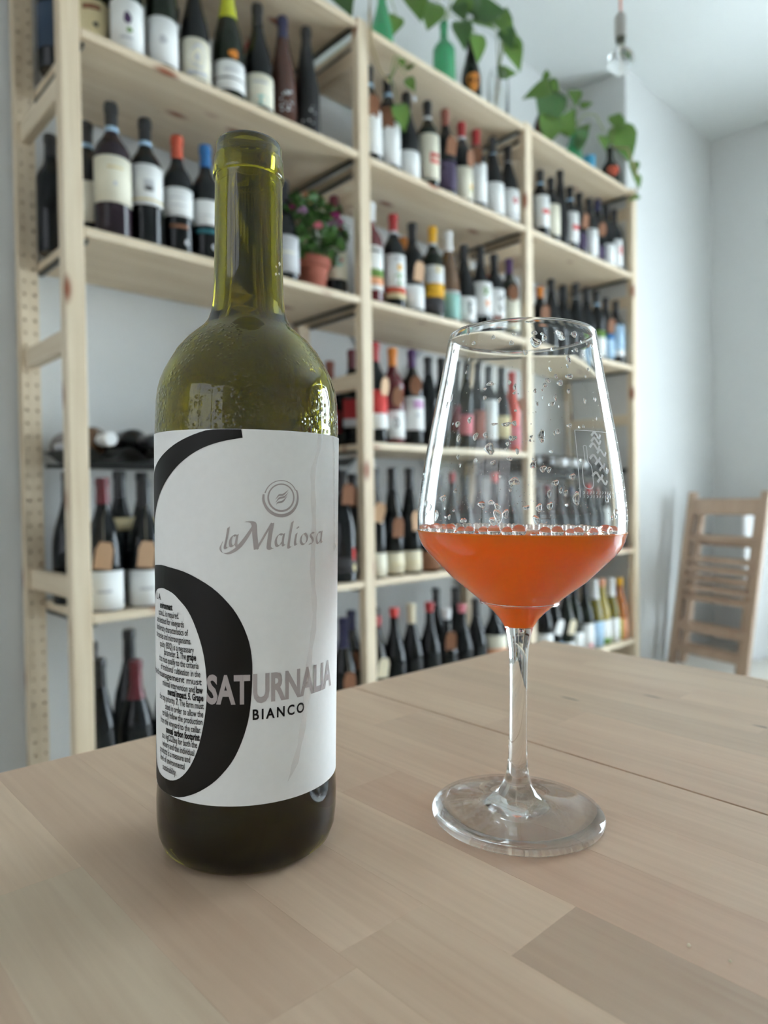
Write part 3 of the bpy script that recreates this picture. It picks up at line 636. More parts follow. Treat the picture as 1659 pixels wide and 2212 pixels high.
#__PART2__
# ------------------------------------------------------------------ the table (its top slopes a little, as it stands)
nrm = Vector((0.01323, -0.01347, 1)).normalized()
e1 = (Vector((1, 0, 0)) - nrm*nrm.x).normalized(); e2 = nrm.cross(e1)
TORG = Vector((0, 0, EYE)) - nrm*0.14857                 # point of the table top under the eye
TM = Matrix(((e1.x, e2.x, nrm.x, TORG.x), (e1.y, e2.y, nrm.y, TORG.y), (e1.z, e2.z, nrm.z, TORG.z), (0, 0, 0, 1)))
TROT = TM.to_euler()
table = empty('table', 'light birch table of glued staves with a joint across its top', 'table', TORG, TROT)
def part_empty(name, parent):
    o = bpy.data.objects.new(name, None); C.objects.link(o); o.parent = parent; o.empty_display_size = 0.05; return o
TY0, TY1, TT = -0.43, 0.4085, 0.022
rnd = random.Random(21)
def tone(v, warm=0.0):
    return (v*(1+warm*0.5), v*(1-warm*0.3), v*(1-warm*0.45), 1)
JOINTS = {0.061: [.282], 0.101: [.1618], 0.1425: [.171], 0.183: [.1318], 0.2225: [.265, -.05], 0.263: [.02], 0.304: [.33, -.12]}
TONES = {(0.183, 0): tone(.76, .03), (0.183, 1): tone(1.02), (0.2225, 1): tone(.86, .10), (0.2225, 2): tone(.98, .03), (0.101, 0): tone(1.03), (0.101, 1): tone(.90, .05), (0.061, 0): tone(1.0, -.06), (0.061, 1): tone(1.04), (0.1425, 0): tone(1.0), (0.1425, 1): tone(1.0, .02), (0.263, 1): tone(.97, .03)}
def panel(x_list, name):
    pe = newobj(name, box(x_list[0]+.001, x_list[-1]-.001, TY0+.001, TY1-.001, -TT, -0.006), M_table, table)
    pe.color = tone(.9)
    for x0, x1 in zip(x_list, x_list[1:]):
        js = JOINTS.get(round(x0, 4))
        if js is None:
            js, y = [], TY0+rnd.uniform(.08, .4)
            while y < TY1-.06: js.append(y); y += rnd.uniform(.24, .5)
        ys = [TY0]+sorted(js)+[TY1]
        for i, (a, b) in enumerate(zip(ys, ys[1:])):
            o = newobj('stave', box(x0+.00001, x1-.00001, a+.00001, b-.00001, -0.0059, 0, .00006), M_table, pe)
            o.color = TONES.get((round(x0, 4), i)) or tone(rnd.uniform(.93, 1.05), rnd.uniform(-.02, .05))
    return pe
xa = [round(-0.709+.0405*k, 4) for k in range(19)] + [0.0205+.0, 0.061, 0.101, 0.1425, 0.183, 0.2225, 0.263, 0.304, 0.3532]
xa = sorted(set(xa)); xa = [x for x in xa if x < 0.0205-.02] + [x for x in xa if x >= 0.0205]
xb = [0.3549, 0.392, 0.4325, 0.473, 0.5135, 0.554, 0.5945, 0.6216]
panel(xa, 'top_panel'); panel(xb, 'top_panel')
for x in (xa[0]+.08, .57):
    for y in (TY0+.07, TY1-.07):
        zf = -(TM @ Vector((x, y, 0))).z
        newobj('leg', box(x-.028, x+.028, y-.028, y+.028, zf+.004, -TT-.0005, .003), M_table_leg, table)
for y in (TY0+.07, TY1-.07): newobj('apron', box(xa[0]+.11, .54, y-.011, y+.011, -TT-.085, -TT-.0005, .002), M_table_leg, table)
for x in (xa[0]+.08, .57): newobj('apron', box(x-.011, x+.011, TY0+.10, TY1-.10, -TT-.085, -TT-.0005, .002), M_table_leg, table)
def at_table(x, y, z=0.0): return TM @ Vector((x, y, z))

# ------------------------------------------------------------------ the big wine bottle
BX, BY = .16384, .25864
wb_ = empty('wine_bottle', 'open olive-green wine bottle with a black and white label on the table', 'bottle', at_table(BX, BY, .0003), TROT)
LR = lambda z: .03815+(z-.0298)*(.03902-.03815)/(.17428-.0298)      # label radius
outer = [(.0140, .0042), (.0215, .0012), (.0300, 0.0), (.0335, .0004), (.0362, .0028), (.0378, .0075), (.0384, .014), (.0385, .022), (.0381, .0285), (.03800, .0300)]
outer += [(LR(z)-.00025, z) for z in (.034, .06, .09, .12, .15, .172)]
outer += [(.0389, .1766), (.03845, .1885), (.0379, .1930), (.0368, .1975), (.0353, .2013), (.0333, .205), (.0303, .2104), (.0261, .2154), (.0226, .2185), (.0194, .2212), (.0173, .2240), (.0160, .2275), (.0152, .2323), (.0147, .244), (.0145, .2542), (.0143, .2838), (.01435, .2846), (.0150, .2849), (.01512, .2856), (.0150, .2880), (.0147, .2925), (.0146, .2934), (.0141, .2940), (.01395, .2985), (.0134, .2998), (.0122, .3000)]
inner = [(.0106, .2996), (.0096, .2975), (.0094, .285), (.0098, .25), (.0108, .2325), (.0122, .2262), (.0150, .2218), (.0200, .2165), (.0260, .2098), (.0300, .203), (.0328, .1955), (.0342, .186), (.0347, .176), (.0344, .12), (.0339, .06), (.0338, .02), (.0325, .011), (.0295, .0065), (.022, .0062), (.014, .0105), (.006, .0165), (0, .0175)]
prof = [(0, .0125), (.006, .0115)] + outer + inner
M_bottle = glassy('olive_bottle_glass', (0.36, 0.315, 0.020, 1), 0.0, 1.5)
nb = M_bottle.node_tree.nodes['Principled BSDF']
tc = N(M_bottle, 'ShaderNodeTexCoord')
v1 = N(M_bottle, 'ShaderNodeTexVoronoi'); v1.inputs['Scale'].default_value = 480
vh = N(M_bottle, 'ShaderNodeMapRange'); vh.inputs['From Min'].default_value = .50; vh.inputs['From Max'].default_value = .05; vh.interpolation_type = 'SMOOTHSTEP'
lo = N(M_bottle, 'ShaderNodeMapRange'); lo.inputs['From Min'].default_value = .165; lo.inputs['From Max'].default_value = .178
mask = N(M_bottle, 'ShaderNodeTexNoise'); mask.inputs['Scale'].default_value = 55; mask.inputs['Detail'].default_value = 2
rm = N(M_bottle, 'ShaderNodeValToRGB'); rm.color_ramp.elements[0].position = .46; rm.color_ramp.elements[1].position = .58
sx = N(M_bottle, 'ShaderNodeSeparateXYZ'); mr = N(M_bottle, 'ShaderNodeMapRange')
mr.inputs['From Min'].default_value = .224; mr.inputs['From Max'].default_value = .212
L(M_bottle, tc.outputs['Object'], v1.inputs['Vector']); L(M_bottle, tc.outputs['Object'], mask.inputs['Vector']); L(M_bottle, tc.outputs['Object'], sx.inputs[0])
L(M_bottle, sx.outputs[2], mr.inputs['Value']); L(M_bottle, sx.outputs[2], lo.inputs['Value']); L(M_bottle, v1.outputs['Distance'], vh.inputs['Value']); L(M_bottle, mask.outputs['Fac'], rm.inputs['Fac'])
m1 = N(M_bottle, 'ShaderNodeMath'); m1.operation = 'MULTIPLY'; L(M_bottle, mr.outputs[0], m1.inputs[0]); L(M_bottle, rm.outputs['Color'], m1.inputs[1])
st = N(M_bottle, 'ShaderNodeMath'); st.operation = 'MULTIPLY_ADD'; st.inputs[1].default_value = .5; st.inputs[2].default_value = .0; 
m2 = N(M_bottle, 'ShaderNodeMath'); m2.operation = 'MULTIPLY'; L(M_bottle, m1.outputs[0], m2.inputs[0]); L(M_bottle, lo.outputs[0], m2.inputs[1]); L(M_bottle, m2.outputs[0], st.inputs[0])
bp = N(M_bottle, 'ShaderNodeBump'); bp.inputs['Distance'].default_value = .0007
L(M_bottle, vh.outputs[0], bp.inputs['Height']); L(M_bottle, st.outputs[0], bp.inputs['Strength']); L(M_bottle, bp.outputs['Normal'], nb.inputs['Normal'])
newobj('glass', lathe('glass', prof, 96, sharp=60), M_bottle, wb_)
wine_p = [(0, .0172), (.006, .0162), (.014, .0102), (.022, .0059), (.0296, .0062), (.0327, .0108), (.0340, .02), (.0341, .06), (.0343, .095), (0, .095)]
newobj('wine', lathe('wine', wine_p, 64), mat('dark_bottle_wine', lin(12, 6, 3), .15), wb_)
# label
LZ0, LZ1 = .0298, .17428
def cone_pt(th, z, lift=0.0):
    a = R(th); r = LR(z)+lift; return (r*math.cos(a), r*math.sin(a), z)
def cone_sheet(name, th0, th1, z0, z1, lift, n=90, m=6):
    v, f = [], []
    for i in range(n+1):
        for j in range(m+1): v.append(cone_pt(th0+(th1-th0)*i/n, z0+(z1-z0)*j/m, lift))
    for i in range(n):
        for j in range(m): b = i*(m+1)+j; f.append((b, b+m+1, b+m+2, b+1))
    return mesh(name, v, f, True)
M_label = paper('label_paper', lin(208, 194, 196), .72, .025, 900)
lb = newobj('label', cone_sheet('label', -268, 14, LZ0, LZ1, .00010), M_label, wb_)
tag_lb = 'white paper label with black figure six'; lb['label'] = tag_lb
M_ink = mat('black_ink', lin(20, 17, 14), .5, Specular_IOR_Level=.25); M_grey = paper('grey_ink', lin(176, 166, 164), .6, .03, 900)
def resample(pts, n):
    d = [0]
    for a, b in zip(pts, pts[1:]): d.append(d[-1]+math.hypot((b[0]-a[0])*.67, b[1]-a[1]))
    out = []
    for i in range(n+1):
        t = d[-1]*i/n; k = max(j for j in range(len(d)) if d[j] <= t+1e-9); k = min(k, len(pts)-2)
        u = (t-d[k])/max(d[k+1]-d[k], 1e-9); out.append((pts[k][0]+(pts[k+1][0]-pts[k][0])*u, pts[k][1]+(pts[k+1][1]-pts[k][1])*u))
    return out
def smooth_curve(pts, n):
    """Catmull-Rom through the points, then even spacing"""
    q = []
    for i in range(len(pts)-1):
        p0, p1, p2, p3 = pts[max(i-1, 0)], pts[i], pts[i+1], pts[min(i+2, len(pts)-1)]
        for k in range(8):
            t = k/8
            q.append(tuple(0.5*((2*p1[c])+(-p0[c]+p2[c])*t+(2*p0[c]-5*p1[c]+4*p2[c]-p3[c])*t*t+(-p0[c]+3*p1[c]-3*p2[c]+p3[c])*t**3) for c in (0, 1)))
    q.append(pts[-1]); return resample(q, n)
def ribbon(name, A, Bc, lift, cols=5, zclip=None):
    v, f = [], []
    for (a, b) in zip(A, Bc):
        for j in range(cols+1):
            t = j/cols; th, z = a[0]+(b[0]-a[0])*t, a[1]+(b[1]-a[1])*t
            z = min(max(z/1000, LZ0+.0001), LZ1-.0001); v.append(cone_pt(th, z, lift))
    for i in range(len(A)-1):
        for j in range(cols): q = i*(cols+1)+j; f.append((q, q+1, q+cols+2, q+cols+1))
    return mesh(name, v, f, True)
o_r = [(-179.4, 121.1), (-161, 119.5), (-144.6, 114.7), (-133.8, 108.3), (-127, 101.7), (-122.2, 93.6), (-120.4, 86.5), (-120.2, 80.3), (-120.8, 71.3), (-122.5, 62.8), (-126.3, 54.4), (-131.8, 46.9), (-140.4, 40.1), (-148.8, 35.8), (-157.2, 32.8), (-167, 30.5), (-179, 29.6)]
i_r = [(-180.5, 112.0), (-172, 110.9), (-166, 108.7), (-158.4, 104.3), (-152.5, 97), (-148.5, 88.7), (-146.6, 80.2), (-146.3, 73.6), (-147.1, 66.5), (-149.5, 57.7), (-152.8, 50.3), (-158, 43.6), (-164.8, 38.8), (-172.8, 36.2), (-181, 35.6)]
co, ci = -183.0, -182.0
o_l = [(2*co-t, z) for t, z in o_r]; i_l = [(2*ci-t, z) for t, z in i_r]
newobj('printed_numeral', ribbon('printed_numeral', smooth_curve(o_r, 48), smooth_curve(i_r, 48), .00022), M_ink, lb)
newobj('printed_numeral', ribbon('printed_numeral', smooth_curve([o_r[0]]+o_l+[o_r[-1]], 48), smooth_curve([i_r[0]]+i_l+[i_r[-1]], 48), .00021), M_ink, lb)
s_out = [(-126.4, 174.2), (-142.8, 174.1), (-151.9, 172.8), (-165.2, 169.8), (-176.9, 166.4), (-189.8, 162.3), (-202.3, 157.5), (-216, 148), (-232, 130), (-244, 108), (-247, 85)]
s_in = [(-125.6, 171.0), (-137.2, 169.5), (-148.1, 167.2), (-157.8, 164), (-167.4, 159.9), (-177.2, 154.7), (-186.7, 148.9), (-195.5, 142.4), (-205, 135.5), (-212, 124), (-219, 96)]
newobj('printed_numeral', ribbon('printed_numeral', smooth_curve(s_out, 50), smooth_curve(s_in, 50), .00023), M_ink, lb)

# lettering: built-in font turned into thin meshes and laid round the label
def text_mesh(txt, size, bold=0.0, shear=0.0, space=1.0):
    cu = bpy.data.curves.new('t', 'FONT'); cu.body = txt; cu.size = size; cu.offset = bold*size; cu.shear = shear; cu.space_character = space
    cu.resolution_u = 3; cu.fill_mode = 'FRONT'
    o = bpy.data.objects.new('t', cu); C.objects.link(o)
    dg = bpy.context.evaluated_depsgraph_get(); me = bpy.data.meshes.new_from_object(o.evaluated_get(dg))
    v = [(p.co.x, p.co.y) for p in me.vertices]; f = [tuple(q.vertices) for q in me.polygons]
    bpy.data.objects.remove(o); bpy.data.curves.remove(cu); bpy.data.meshes.remove(me)
    return v, f
def lay(name, parts, m, lift=.00026, parent=None):
    """parts: list of (verts2d in mm on the unrolled label: angle deg, z mm, faces)"""
    v, f = [], []
    for vv, ff in parts:
        b = len(v); v += [cone_pt(t, z/1000, lift) for t, z in vv]; f += [tuple(i+b for i in q) for q in ff]
    me = mesh(name, v, f)
    return newobj(name, me, m, parent or lb)
MMDEG = lambda mm: math.degrees(mm/1000/.0386)
def fit_text(txt, th0, th1, z0, z1, bold=0, shear=0, space=1.0):
    v, f = text_mesh(txt, 1.0, bold, shear, space)
    x0, x1 = min(p[0] for p in v), max(p[0] for p in v); y0, y1 = min(p[1] for p in v), max(p[1] for p in v)
    return [(th0+(th1-th0)*(x-x0)/(x1-x0), z0+(z1-z0)*(y-y0)/(y1-y0)) for x, y in v], f
lay('printed_text', [fit_text('SAT', -146.3, -121.4, 69.1, 80.7, .034)], M_grey, .00034)
lay('printed_text', [fit_text('URNALIA', -119.8, -60.1, 69.3, 80.8, .034)], M_grey, .00026)
lay('printed_text', [fit_text('BIANCO', -120.0, -87.9, 62.9, 67.1, .024, 0, 1.35)], M_ink, .00026)
# round emblem: an open outer ring that thickens below, an inner ring, and a two-stroke leaf
def ring_ribbon(cx, cz, rad, w0, w1, a0, a1, n=40, phase=-90):
    v, f = [], []
    for i in range(n+1):
        a = a0+(a1-a0)*i/n; w = w0+(w1-w0)*(0.5+0.5*math.cos(R(a-phase)))
        for s in (-.5, .5):
            rr = rad+s*w; v.append((cx+MMDEG(rr*math.cos(R(a))), cz+rr*math.sin(R(a))))
    for i in range(n): f.append((2*i, 2*i+1, 2*i+3, 2*i+2))
    return v, f
def nib(pts, w, ang=40, n=26, taper=False, th0=0, z0=0):
    """broad-nib pen stroke; points in mm from (th0, z0)"""
    q = smooth_curve(pts, n); v, f = [], []
    dx, dz = w/2*math.cos(R(ang)), w/2*math.sin(R(ang))
    for i, (x, z) in enumerate(q):
        k = 1.0 if not taper else max(.12, math.sin(math.pi*min(1, (i+.3)/n)))
        v += [(th0+MMDEG(x-dx*k), z0+z-dz*k), (th0+MMDEG(x+dx*k), z0+z+dz*k)]
    for i in range(n): f.append((2*i, 2*i+1, 2*i+3, 2*i+2))
    return v, f
cx, cz = -103.8, 148.4
em = [ring_ribbon(cx, cz, 7.0, .35, 1.25, -190, 25), ring_ribbon(cx, cz, 6.6, .3, .7, 25, 165), ring_ribbon(cx, cz, 5.2, .5, .75, 0, 360)]
for pts in ([(-2.4, -.8), (-1.0, .9), (.8, 1.2), (3.0, 3.1)], [(-2.3, -2.0), (-1.0, -.3), (1.2, .3), (2.9, 2.2)], [(-2.0, -3.0), (-1.6, -2.0), (.6, -1.4), (2.4, .8)]):
    em.append(nib(pts, .75, 100, 16, True, cx, cz))
lay('emblem', em, M_grey)
# the maker's name in slanted pen lettering (origin: th -138, z 128; units mm)
G_ = []
def pen(pts, w=1.15, ang=35, n=22, taper=False): G_.append(nib(pts, w, ang, n, taper, -138.4, 127.0))
pen([(3.4, 10.0), (2.7, 6.0), (2.0, 2.6), (2.6, 2.0), (3.3, 2.6)])                      # l
pen([(6.2, 6.8), (5.0, 6.9), (4.0, 5.0), (4.2, 3.0), (5.2, 2.9), (6.4, 4.6)]); pen([(6.7, 7.2), (6.2, 4.2), (6.5, 2.9), (7.4, 3.4)])   # a
pen([(1.2, 4.6), (.2, 2.0), (1.2, .3), (3.6, .2), (7.0, 2.4), (10.5, 7.0), (12.6, 11.0), (12.2, 12.0), (9.6, 12.3)], 1.5, -25, 44, True)  # swoosh into M
pen([(10.0, 12.2), (12.6, 11.6), (13.1, 7.0), (13.7, 1.6)], 1.9, 10)                     # M down
pen([(13.8, 1.6), (16.4, 6.2), (19.6, 11.6)], .75, -25); pen([(19.6, 11.4), (18.8, 6.4), (18.4, 2.2), (19.6, 1.6)], 1.8, 20)
pen([(23.8, 7.0), (22.4, 7.2), (21.2, 5.2), (21.4, 3.0), (22.6, 2.9), (24.0, 4.8)]); pen([(24.4, 7.4), (23.9, 4.2), (24.2, 2.8), (25.2, 3.2)])  # a
pen([(28.0, 12.0), (27.0, 7.0), (26.3, 2.4), (27.0, 1.9), (28.0, 2.6)], 1.35)            # l
pen([(29.8, 7.4), (29.2, 4.4), (29.4, 2.9), (30.4, 3.3)], 1.25); pen([(30.2, 9.8), (30.6, 9.5)], 1.3, 35, 4)    # i
pen([(33.8, 7.3), (32.4, 6.6), (31.8, 4.4), (32.8, 2.9), (34.4, 3.6), (35.0, 5.6), (33.8, 7.3)], 1.1)           # o
pen([(38.6, 7.2), (37.2, 7.4), (36.8, 6.2), (38.0, 4.8), (37.8, 3.3), (36.0, 3.0)], 1.1)                         # s
pen([(42.8, 7.4), (41.4, 7.4), (40.2, 5.4), (40.6, 3.2), (41.8, 3.2), (43.0, 5.0)]); pen([(43.6, 7.8), (43.1, 4.6), (43.4, 3.2), (44.6, 3.8)])  # a
lay('printed_text', G_, M_grey)
# small print inside the bowl of the numeral
LINES = [(173-360, 107.0, [('L A', 0)]), (-172.6, 103.9, [('environment', 1)]), (-166.9, 100.9, [('cativa L. is required.', 0)]), (-162.9, 97.8, [('and destined for vineyards', 0)]),
 (-159.8, 94.7, [('biodiversity characteristics of', 0)]), (-157.6, 91.6, [('the species and microorganisms.', 0)]), (-155.7, 88.3, [('quality (BSQ) is a necessary', 0)]),
 (-154.2, 85.5, [('parameter. ', 0), ('3. ', 1), ('The ', 0), ('grape', 1)]), (-152.7, 82.4, [('that must qualify to the criteria', 0)]), (-151.5, 79.2, [('of traditional cultivation in the', 0)]),
 (-150.6, 76.2, [('4. ', 1), ('Vineyard management must', 0)]), (-150.0, 73.0, [('minimal intervention and ', 0), ('low', 1)]), (-149.6, 70.1, [('mental impact. 5. Grape', 1)]),
 (-149.4, 67.0, [('the top priority. ', 0), ('7. ', 1), ('The farm must', 0)]), (-149.7, 63.8, [('sized in order to allow the', 0)]), (-150.3, 60.8, [('to fully follow the production', 0)]),
 (-151.1, 57.6, [('from the vineyard to the cellar.', 0)]), (-152.1, 54.6, [('annual carbon footprint', 1)]), (-153.8, 51.6, [('as a kgCO2eq for both the', 0)]), (-155.8, 48.4, [('winery and the individual', 0)]),
 (-158.7, 45.4, [('products is a measure and', 0)]), (-162.9, 42.2, [('level of environmental', 0)]), (-170.0, 38.8, [('sustainability.', 0)])]
for th, z, runs in LINES:
    th += 1.2
    meas = []
    for t, bold in runs:
        v, f = text_mesh(t.rstrip(), 3.6, .040 if bold else .010); w = max(p[0] for p in v) if v else 0
        meas.append((v, f, w+(.9 if t.endswith(' ') else 0)))
    tot = sum(m[2] for m in meas); want = min(tot*.55, 40); k = want/tot; x = -want; parts = []
    if len(runs[0][0]) < 5: k = 1.0; x = -tot
    for v, f, w in meas:
        parts.append(([(th+MMDEG(x+p[0]*k), z+p[1]) for p in v], f)); x += w*k
    lay('printed_text', parts, M_ink)
# wine that ran down over the label, wet and glossy
M_drip = mat('wet_streak', lin(226, 206, 196), .10, Alpha=.16)
def drip(name, path, w, bulb, lift=.0003, h=.0007):
    q = smooth_curve(path, 40); v, f = [], []; K = 6
    for i, (t, z) in enumerate(q):
        k = 1+ (bulb-1)*max(0, 1-(len(q)-1-i)/4) if i < len(q)-2 else (bulb*.6 if i == len(q)-2 else .12)
        k *= 1+.25*math.sin(i*1.7)
        for j in range(K+1):
            s = -1+2*j/K; hh = h*k*math.sqrt(max(0, 1-s*s))
            v.append(cone_pt(t+MMDEG(w*k*s), z/1000, lift+hh))
    for i in range(len(q)-1):
        for j in range(K): b = i*(K+1)+j; f.append((b, b+1, b+K+2, b+K+1))
    return newobj(name, mesh(name, v, f, True), M_drip, wb_)
drip('wine_drip', [(-61, 174), (-59.5, 165), (-58.6, 150), (-57.8, 138), (-57.2, 125.5)], .6, 2.0, h=.0004)
drip('wine_drip', [(-76, 174), (-77, 168), (-82, 158), (-81, 140), (-82, 120), (-80, 100), (-84, 84), (-88, 60), (-94, 44), (-99, 37)], 1.3, 1.0, h=.00010)
# dried streak on the neck
fl = random.Random(4)
v, f = [], []
for i in range(7):
    a = R(-70+fl.uniform(-7, 7)); z = .2455+fl.uniform(-.0035, .0035); rr = .0147+.0004; s = fl.uniform(.0004, .0011); b = len(v)
    v += [(rr*math.cos(a), rr*math.sin(a), z+s), (rr*math.cos(a+s/rr), rr*math.sin(a+s/rr), z), (rr*math.cos(a), rr*math.sin(a), z-s), (rr*math.cos(a-s/rr), rr*math.sin(a-s/rr), z), ((rr+.0004)*math.cos(a), (rr+.0004)*math.sin(a), z)]
    f += [(b, b+4, b+3), (b+1, b+4, b), (b+2, b+4, b+1), (b+3, b+4, b+2)]
newobj('paper_scrap', mesh('paper_scrap', v, f), lab_mat('ivory'), wb_)

# ------------------------------------------------------------------ the wine glass
GX, GY = .26735, .18992
wg = empty('wine_glass', 'clear stemmed glass of orange wine, wet with droplets, on the table', 'glass', at_table(GX, GY, .0003), TROT)
go = [(.0392, 0), (.0398, .0010), (.0399, .0022), (.0392, .0032), (.034, .0042), (.026, .0053), (.018, .0066), (.0125, .0082), (.0090, .0108), (.0066, .0150), (.0052, .0200), (.0044, .0270), (.00415, .040), (.0041, .060), (.0042, .072), (.0047, .0790), (.0056, .0845), (.0068, .0890), (.0090, .0926), (.0123, .0962), (.0173, .1004), (.0235, .1055), (.0306, .1110), (.0376, .1180), (.0425, .1230), (.0450, .1262), (.0465, .1292), (.0473, .1322), (.04765, .1350), (.0477, .1385), (.0476, .1420), (.0465, .152), (.0444, .166), (.0418, .1802), (.0390, .1945), (.0360, .2099), (.0342, .2195), (.03355, .2228)]
gi = [(0.03335, 0.2238), (0.0329, 0.2242), (0.0326, 0.2236), (0.0329, 0.2228), (0.0336, 0.219), (0.0354, 0.2097), (0.0384, 0.1943), (0.0412, 0.18), (0.0438, 0.1658), (0.0459, 0.1518), (0.047, 0.142), (0.0471, 0.1385), (0.04705, 0.135), (0.0467, 0.1325), (0.0458, 0.1297), (0.0443, 0.127), (0.0417, 0.124), (0.0367, 0.1192), (0.0292, 0.1124), (0.022, 0.1072), (0.0155, 0.1026), (0.0105, 0.0998), (0.005, 0.0986), (0, 0.0984)]
GL_OBJ = newobj('glass', lathe('glass', [(0, .0022), (.010, .0018), (.030, .0006)]+go+gi, 128, sharp=80), M_clear, wg)
M_gl = bpy.data.materials.new('wine_glass_crystal'); M_gl.use_nodes = True; MATS['wine_glass_crystal'] = M_gl
pb = M_gl.node_tree.nodes['Principled BSDF']; setp(pb, Roughness=0.0, IOR=1.45, Transmission_Weight=1.0); pb.inputs['Base Color'].default_value = (.99, 1, .995, 1)
tr_ = N(M_gl, 'ShaderNodeBsdfTransparent'); ms_ = N(M_gl, 'ShaderNodeMixShader'); tc_ = N(M_gl, 'ShaderNodeTexCoord'); sz_ = N(M_gl, 'ShaderNodeSeparateXYZ'); mp_ = N(M_gl, 'ShaderNodeMapRange')
mp_.inputs['From Min'].default_value = .0045; mp_.inputs['From Max'].default_value = .012; mp_.inputs['To Min'].default_value = .22; mp_.inputs['To Max'].default_value = 0.0
L(M_gl, tc_.outputs['Object'], sz_.inputs[0]); L(M_gl, sz_.outputs[2], mp_.inputs['Value']); L(M_gl, mp_.outputs[0], ms_.inputs[0])
L(M_gl, pb.outputs[0], ms_.inputs[1]); L(M_gl, tr_.outputs[0], ms_.inputs[2]); L(M_gl, ms_.outputs[0], M_gl.node_tree.nodes['Material Output'].inputs['Surface'])
GL_OBJ.material_slots[0].material = M_gl
# wine
M_wine = mat('orange_wine', (0.86, 0.155, 0.009, 1), .06, IOR=1.36, Subsurface_Weight=1.0, Subsurface_Scale=.010, Coat_Weight=.15, Coat_Roughness=.02)
M_wine.node_tree.nodes['Principled BSDF'].inputs['Subsurface Radius'].default_value = (1.6, .55, .16)
WL = .1338
wp = [(0, .0893)] + [(r+.00012, z) for r, z in go if .0889 < z < WL] + [(.04784, WL-.0004), (.0474, WL), (.0, WL+.0002)]
newobj('wine', lathe('wine', wp, 96, sharp=50), M_wine, wg)
newobj('bowl_highlight_ring', lathe('bowl_highlight_ring', [(.0165+.0006*math.cos(a)+.0016, .1003+.0006*math.sin(a)) for a in [2*math.pi*i/8 for i in range(8)]], 64, closed=True), M_clear, wg)  # glass ring added to draw the bright line low in the bowl
# bubbles at the edge of the wine
M_bub = glassy('bubble_film', (1, .93, .88, 1), .0, 1.18)
bmsh = {}
def ball(seg=14, rings=8, squash=1.0):
    k = (seg, rings, squash)
    if k not in bmsh:
        bmsh[k] = lathe('bubble', [(math.sin(math.pi*i/rings), -math.cos(math.pi*i/rings)*squash) for i in range(rings+1)], seg, sharp=180)
    return bmsh[k]
rb = random.Random(11); a = 0.0
VIEW = -144.6
while a < 360:
    near = abs(((a-VIEW+180) % 360)-180)
    s = rb.uniform(.0007, .0013)
    if near < 62 and rb.random() < .7: s = rb.uniform(.0013, .0030)
    o = newobj('bubble', ball(), M_bub, wg, ((.0470-s*.95)*math.cos(R(a)), (.0470-s*.95)*math.sin(R(a)), WL+s*.50)); o.scale = (s, s, s*.9)
    a += math.degrees(2*s*.93/.046)+rb.uniform(0, .8)
# droplets clinging to the bowl
def bowl_r(z): return rad_at([p for p in go if p[1] > .13], z)
def bowl_r_in(z):
    q = sorted([(z_, r_) for r_, z_ in gi if z_ > .1]); 
    for (za, ra), (zb, rb_) in zip(q, q[1:]):
        if za <= z <= zb: return ra+(rb_-ra)*(z-za)/(zb-za)
    return .034
rd = random.Random(5)
def drop_mesh(seed):
    r_ = random.Random(seed); v, f = [(0, 0, .36)], []; n = 12
    ph = [r_.uniform(0, 6.28) for _ in range(3)]
    for ring, (rr, hh) in enumerate(((.45, .30), (.80, .16), (1.0, 0.0), (.98, -.06))):
        for i in range(n):
            t = 2*math.pi*i/n; k = 1+.16*math.sin(2*t+ph[0])+.14*math.sin(3*t+ph[1])
            v.append((rr*k*math.cos(t), rr*k*math.sin(t)*1.15, hh))
    for i in range(n): f.append((0, 1+i, 1+(i+1) % n))
    for q in range(3):
        for i in range(n): f.append((1+q*n+i, 1+(q+1)*n+i, 1+(q+1)*n+(i+1) % n, 1+q*n+(i+1) % n))
    return mesh('droplet', v, f, True)
DM = [drop_mesh(i) for i in range(6)]
M_drop = glassy('water_drop', (1, 1, 1, 1), 0.0, 1.36)
def place_drop(az, z, s, tall=1.0, k=None, inside=False):
    a = R(az); rr = bowl_r_in(z)-.0001 if inside else bowl_r(z)+.00002
    dz = .003; sl = (bowl_r(min(z+dz, .222))-bowl_r(z-dz))/(2*dz)
    nv = Vector((math.cos(a), math.sin(a), -sl)).normalized(); up_ = Vector((sl*math.cos(a), sl*math.sin(a), 1)).normalized(); side = up_.cross(nv)
    if inside: nv, side = -nv, -side
    o = newobj('droplet', DM[rd.randrange(6) if k is None else k], M_drop, wg)
    m = Matrix((side, up_, nv)).transposed().to_4x4(); m.translation = Vector((rr*math.cos(a), rr*math.sin(a), z))
    o.matrix_local = m @ Matrix.Diagonal((s*1.3, s*1.3*tall, s*1.35, 1))
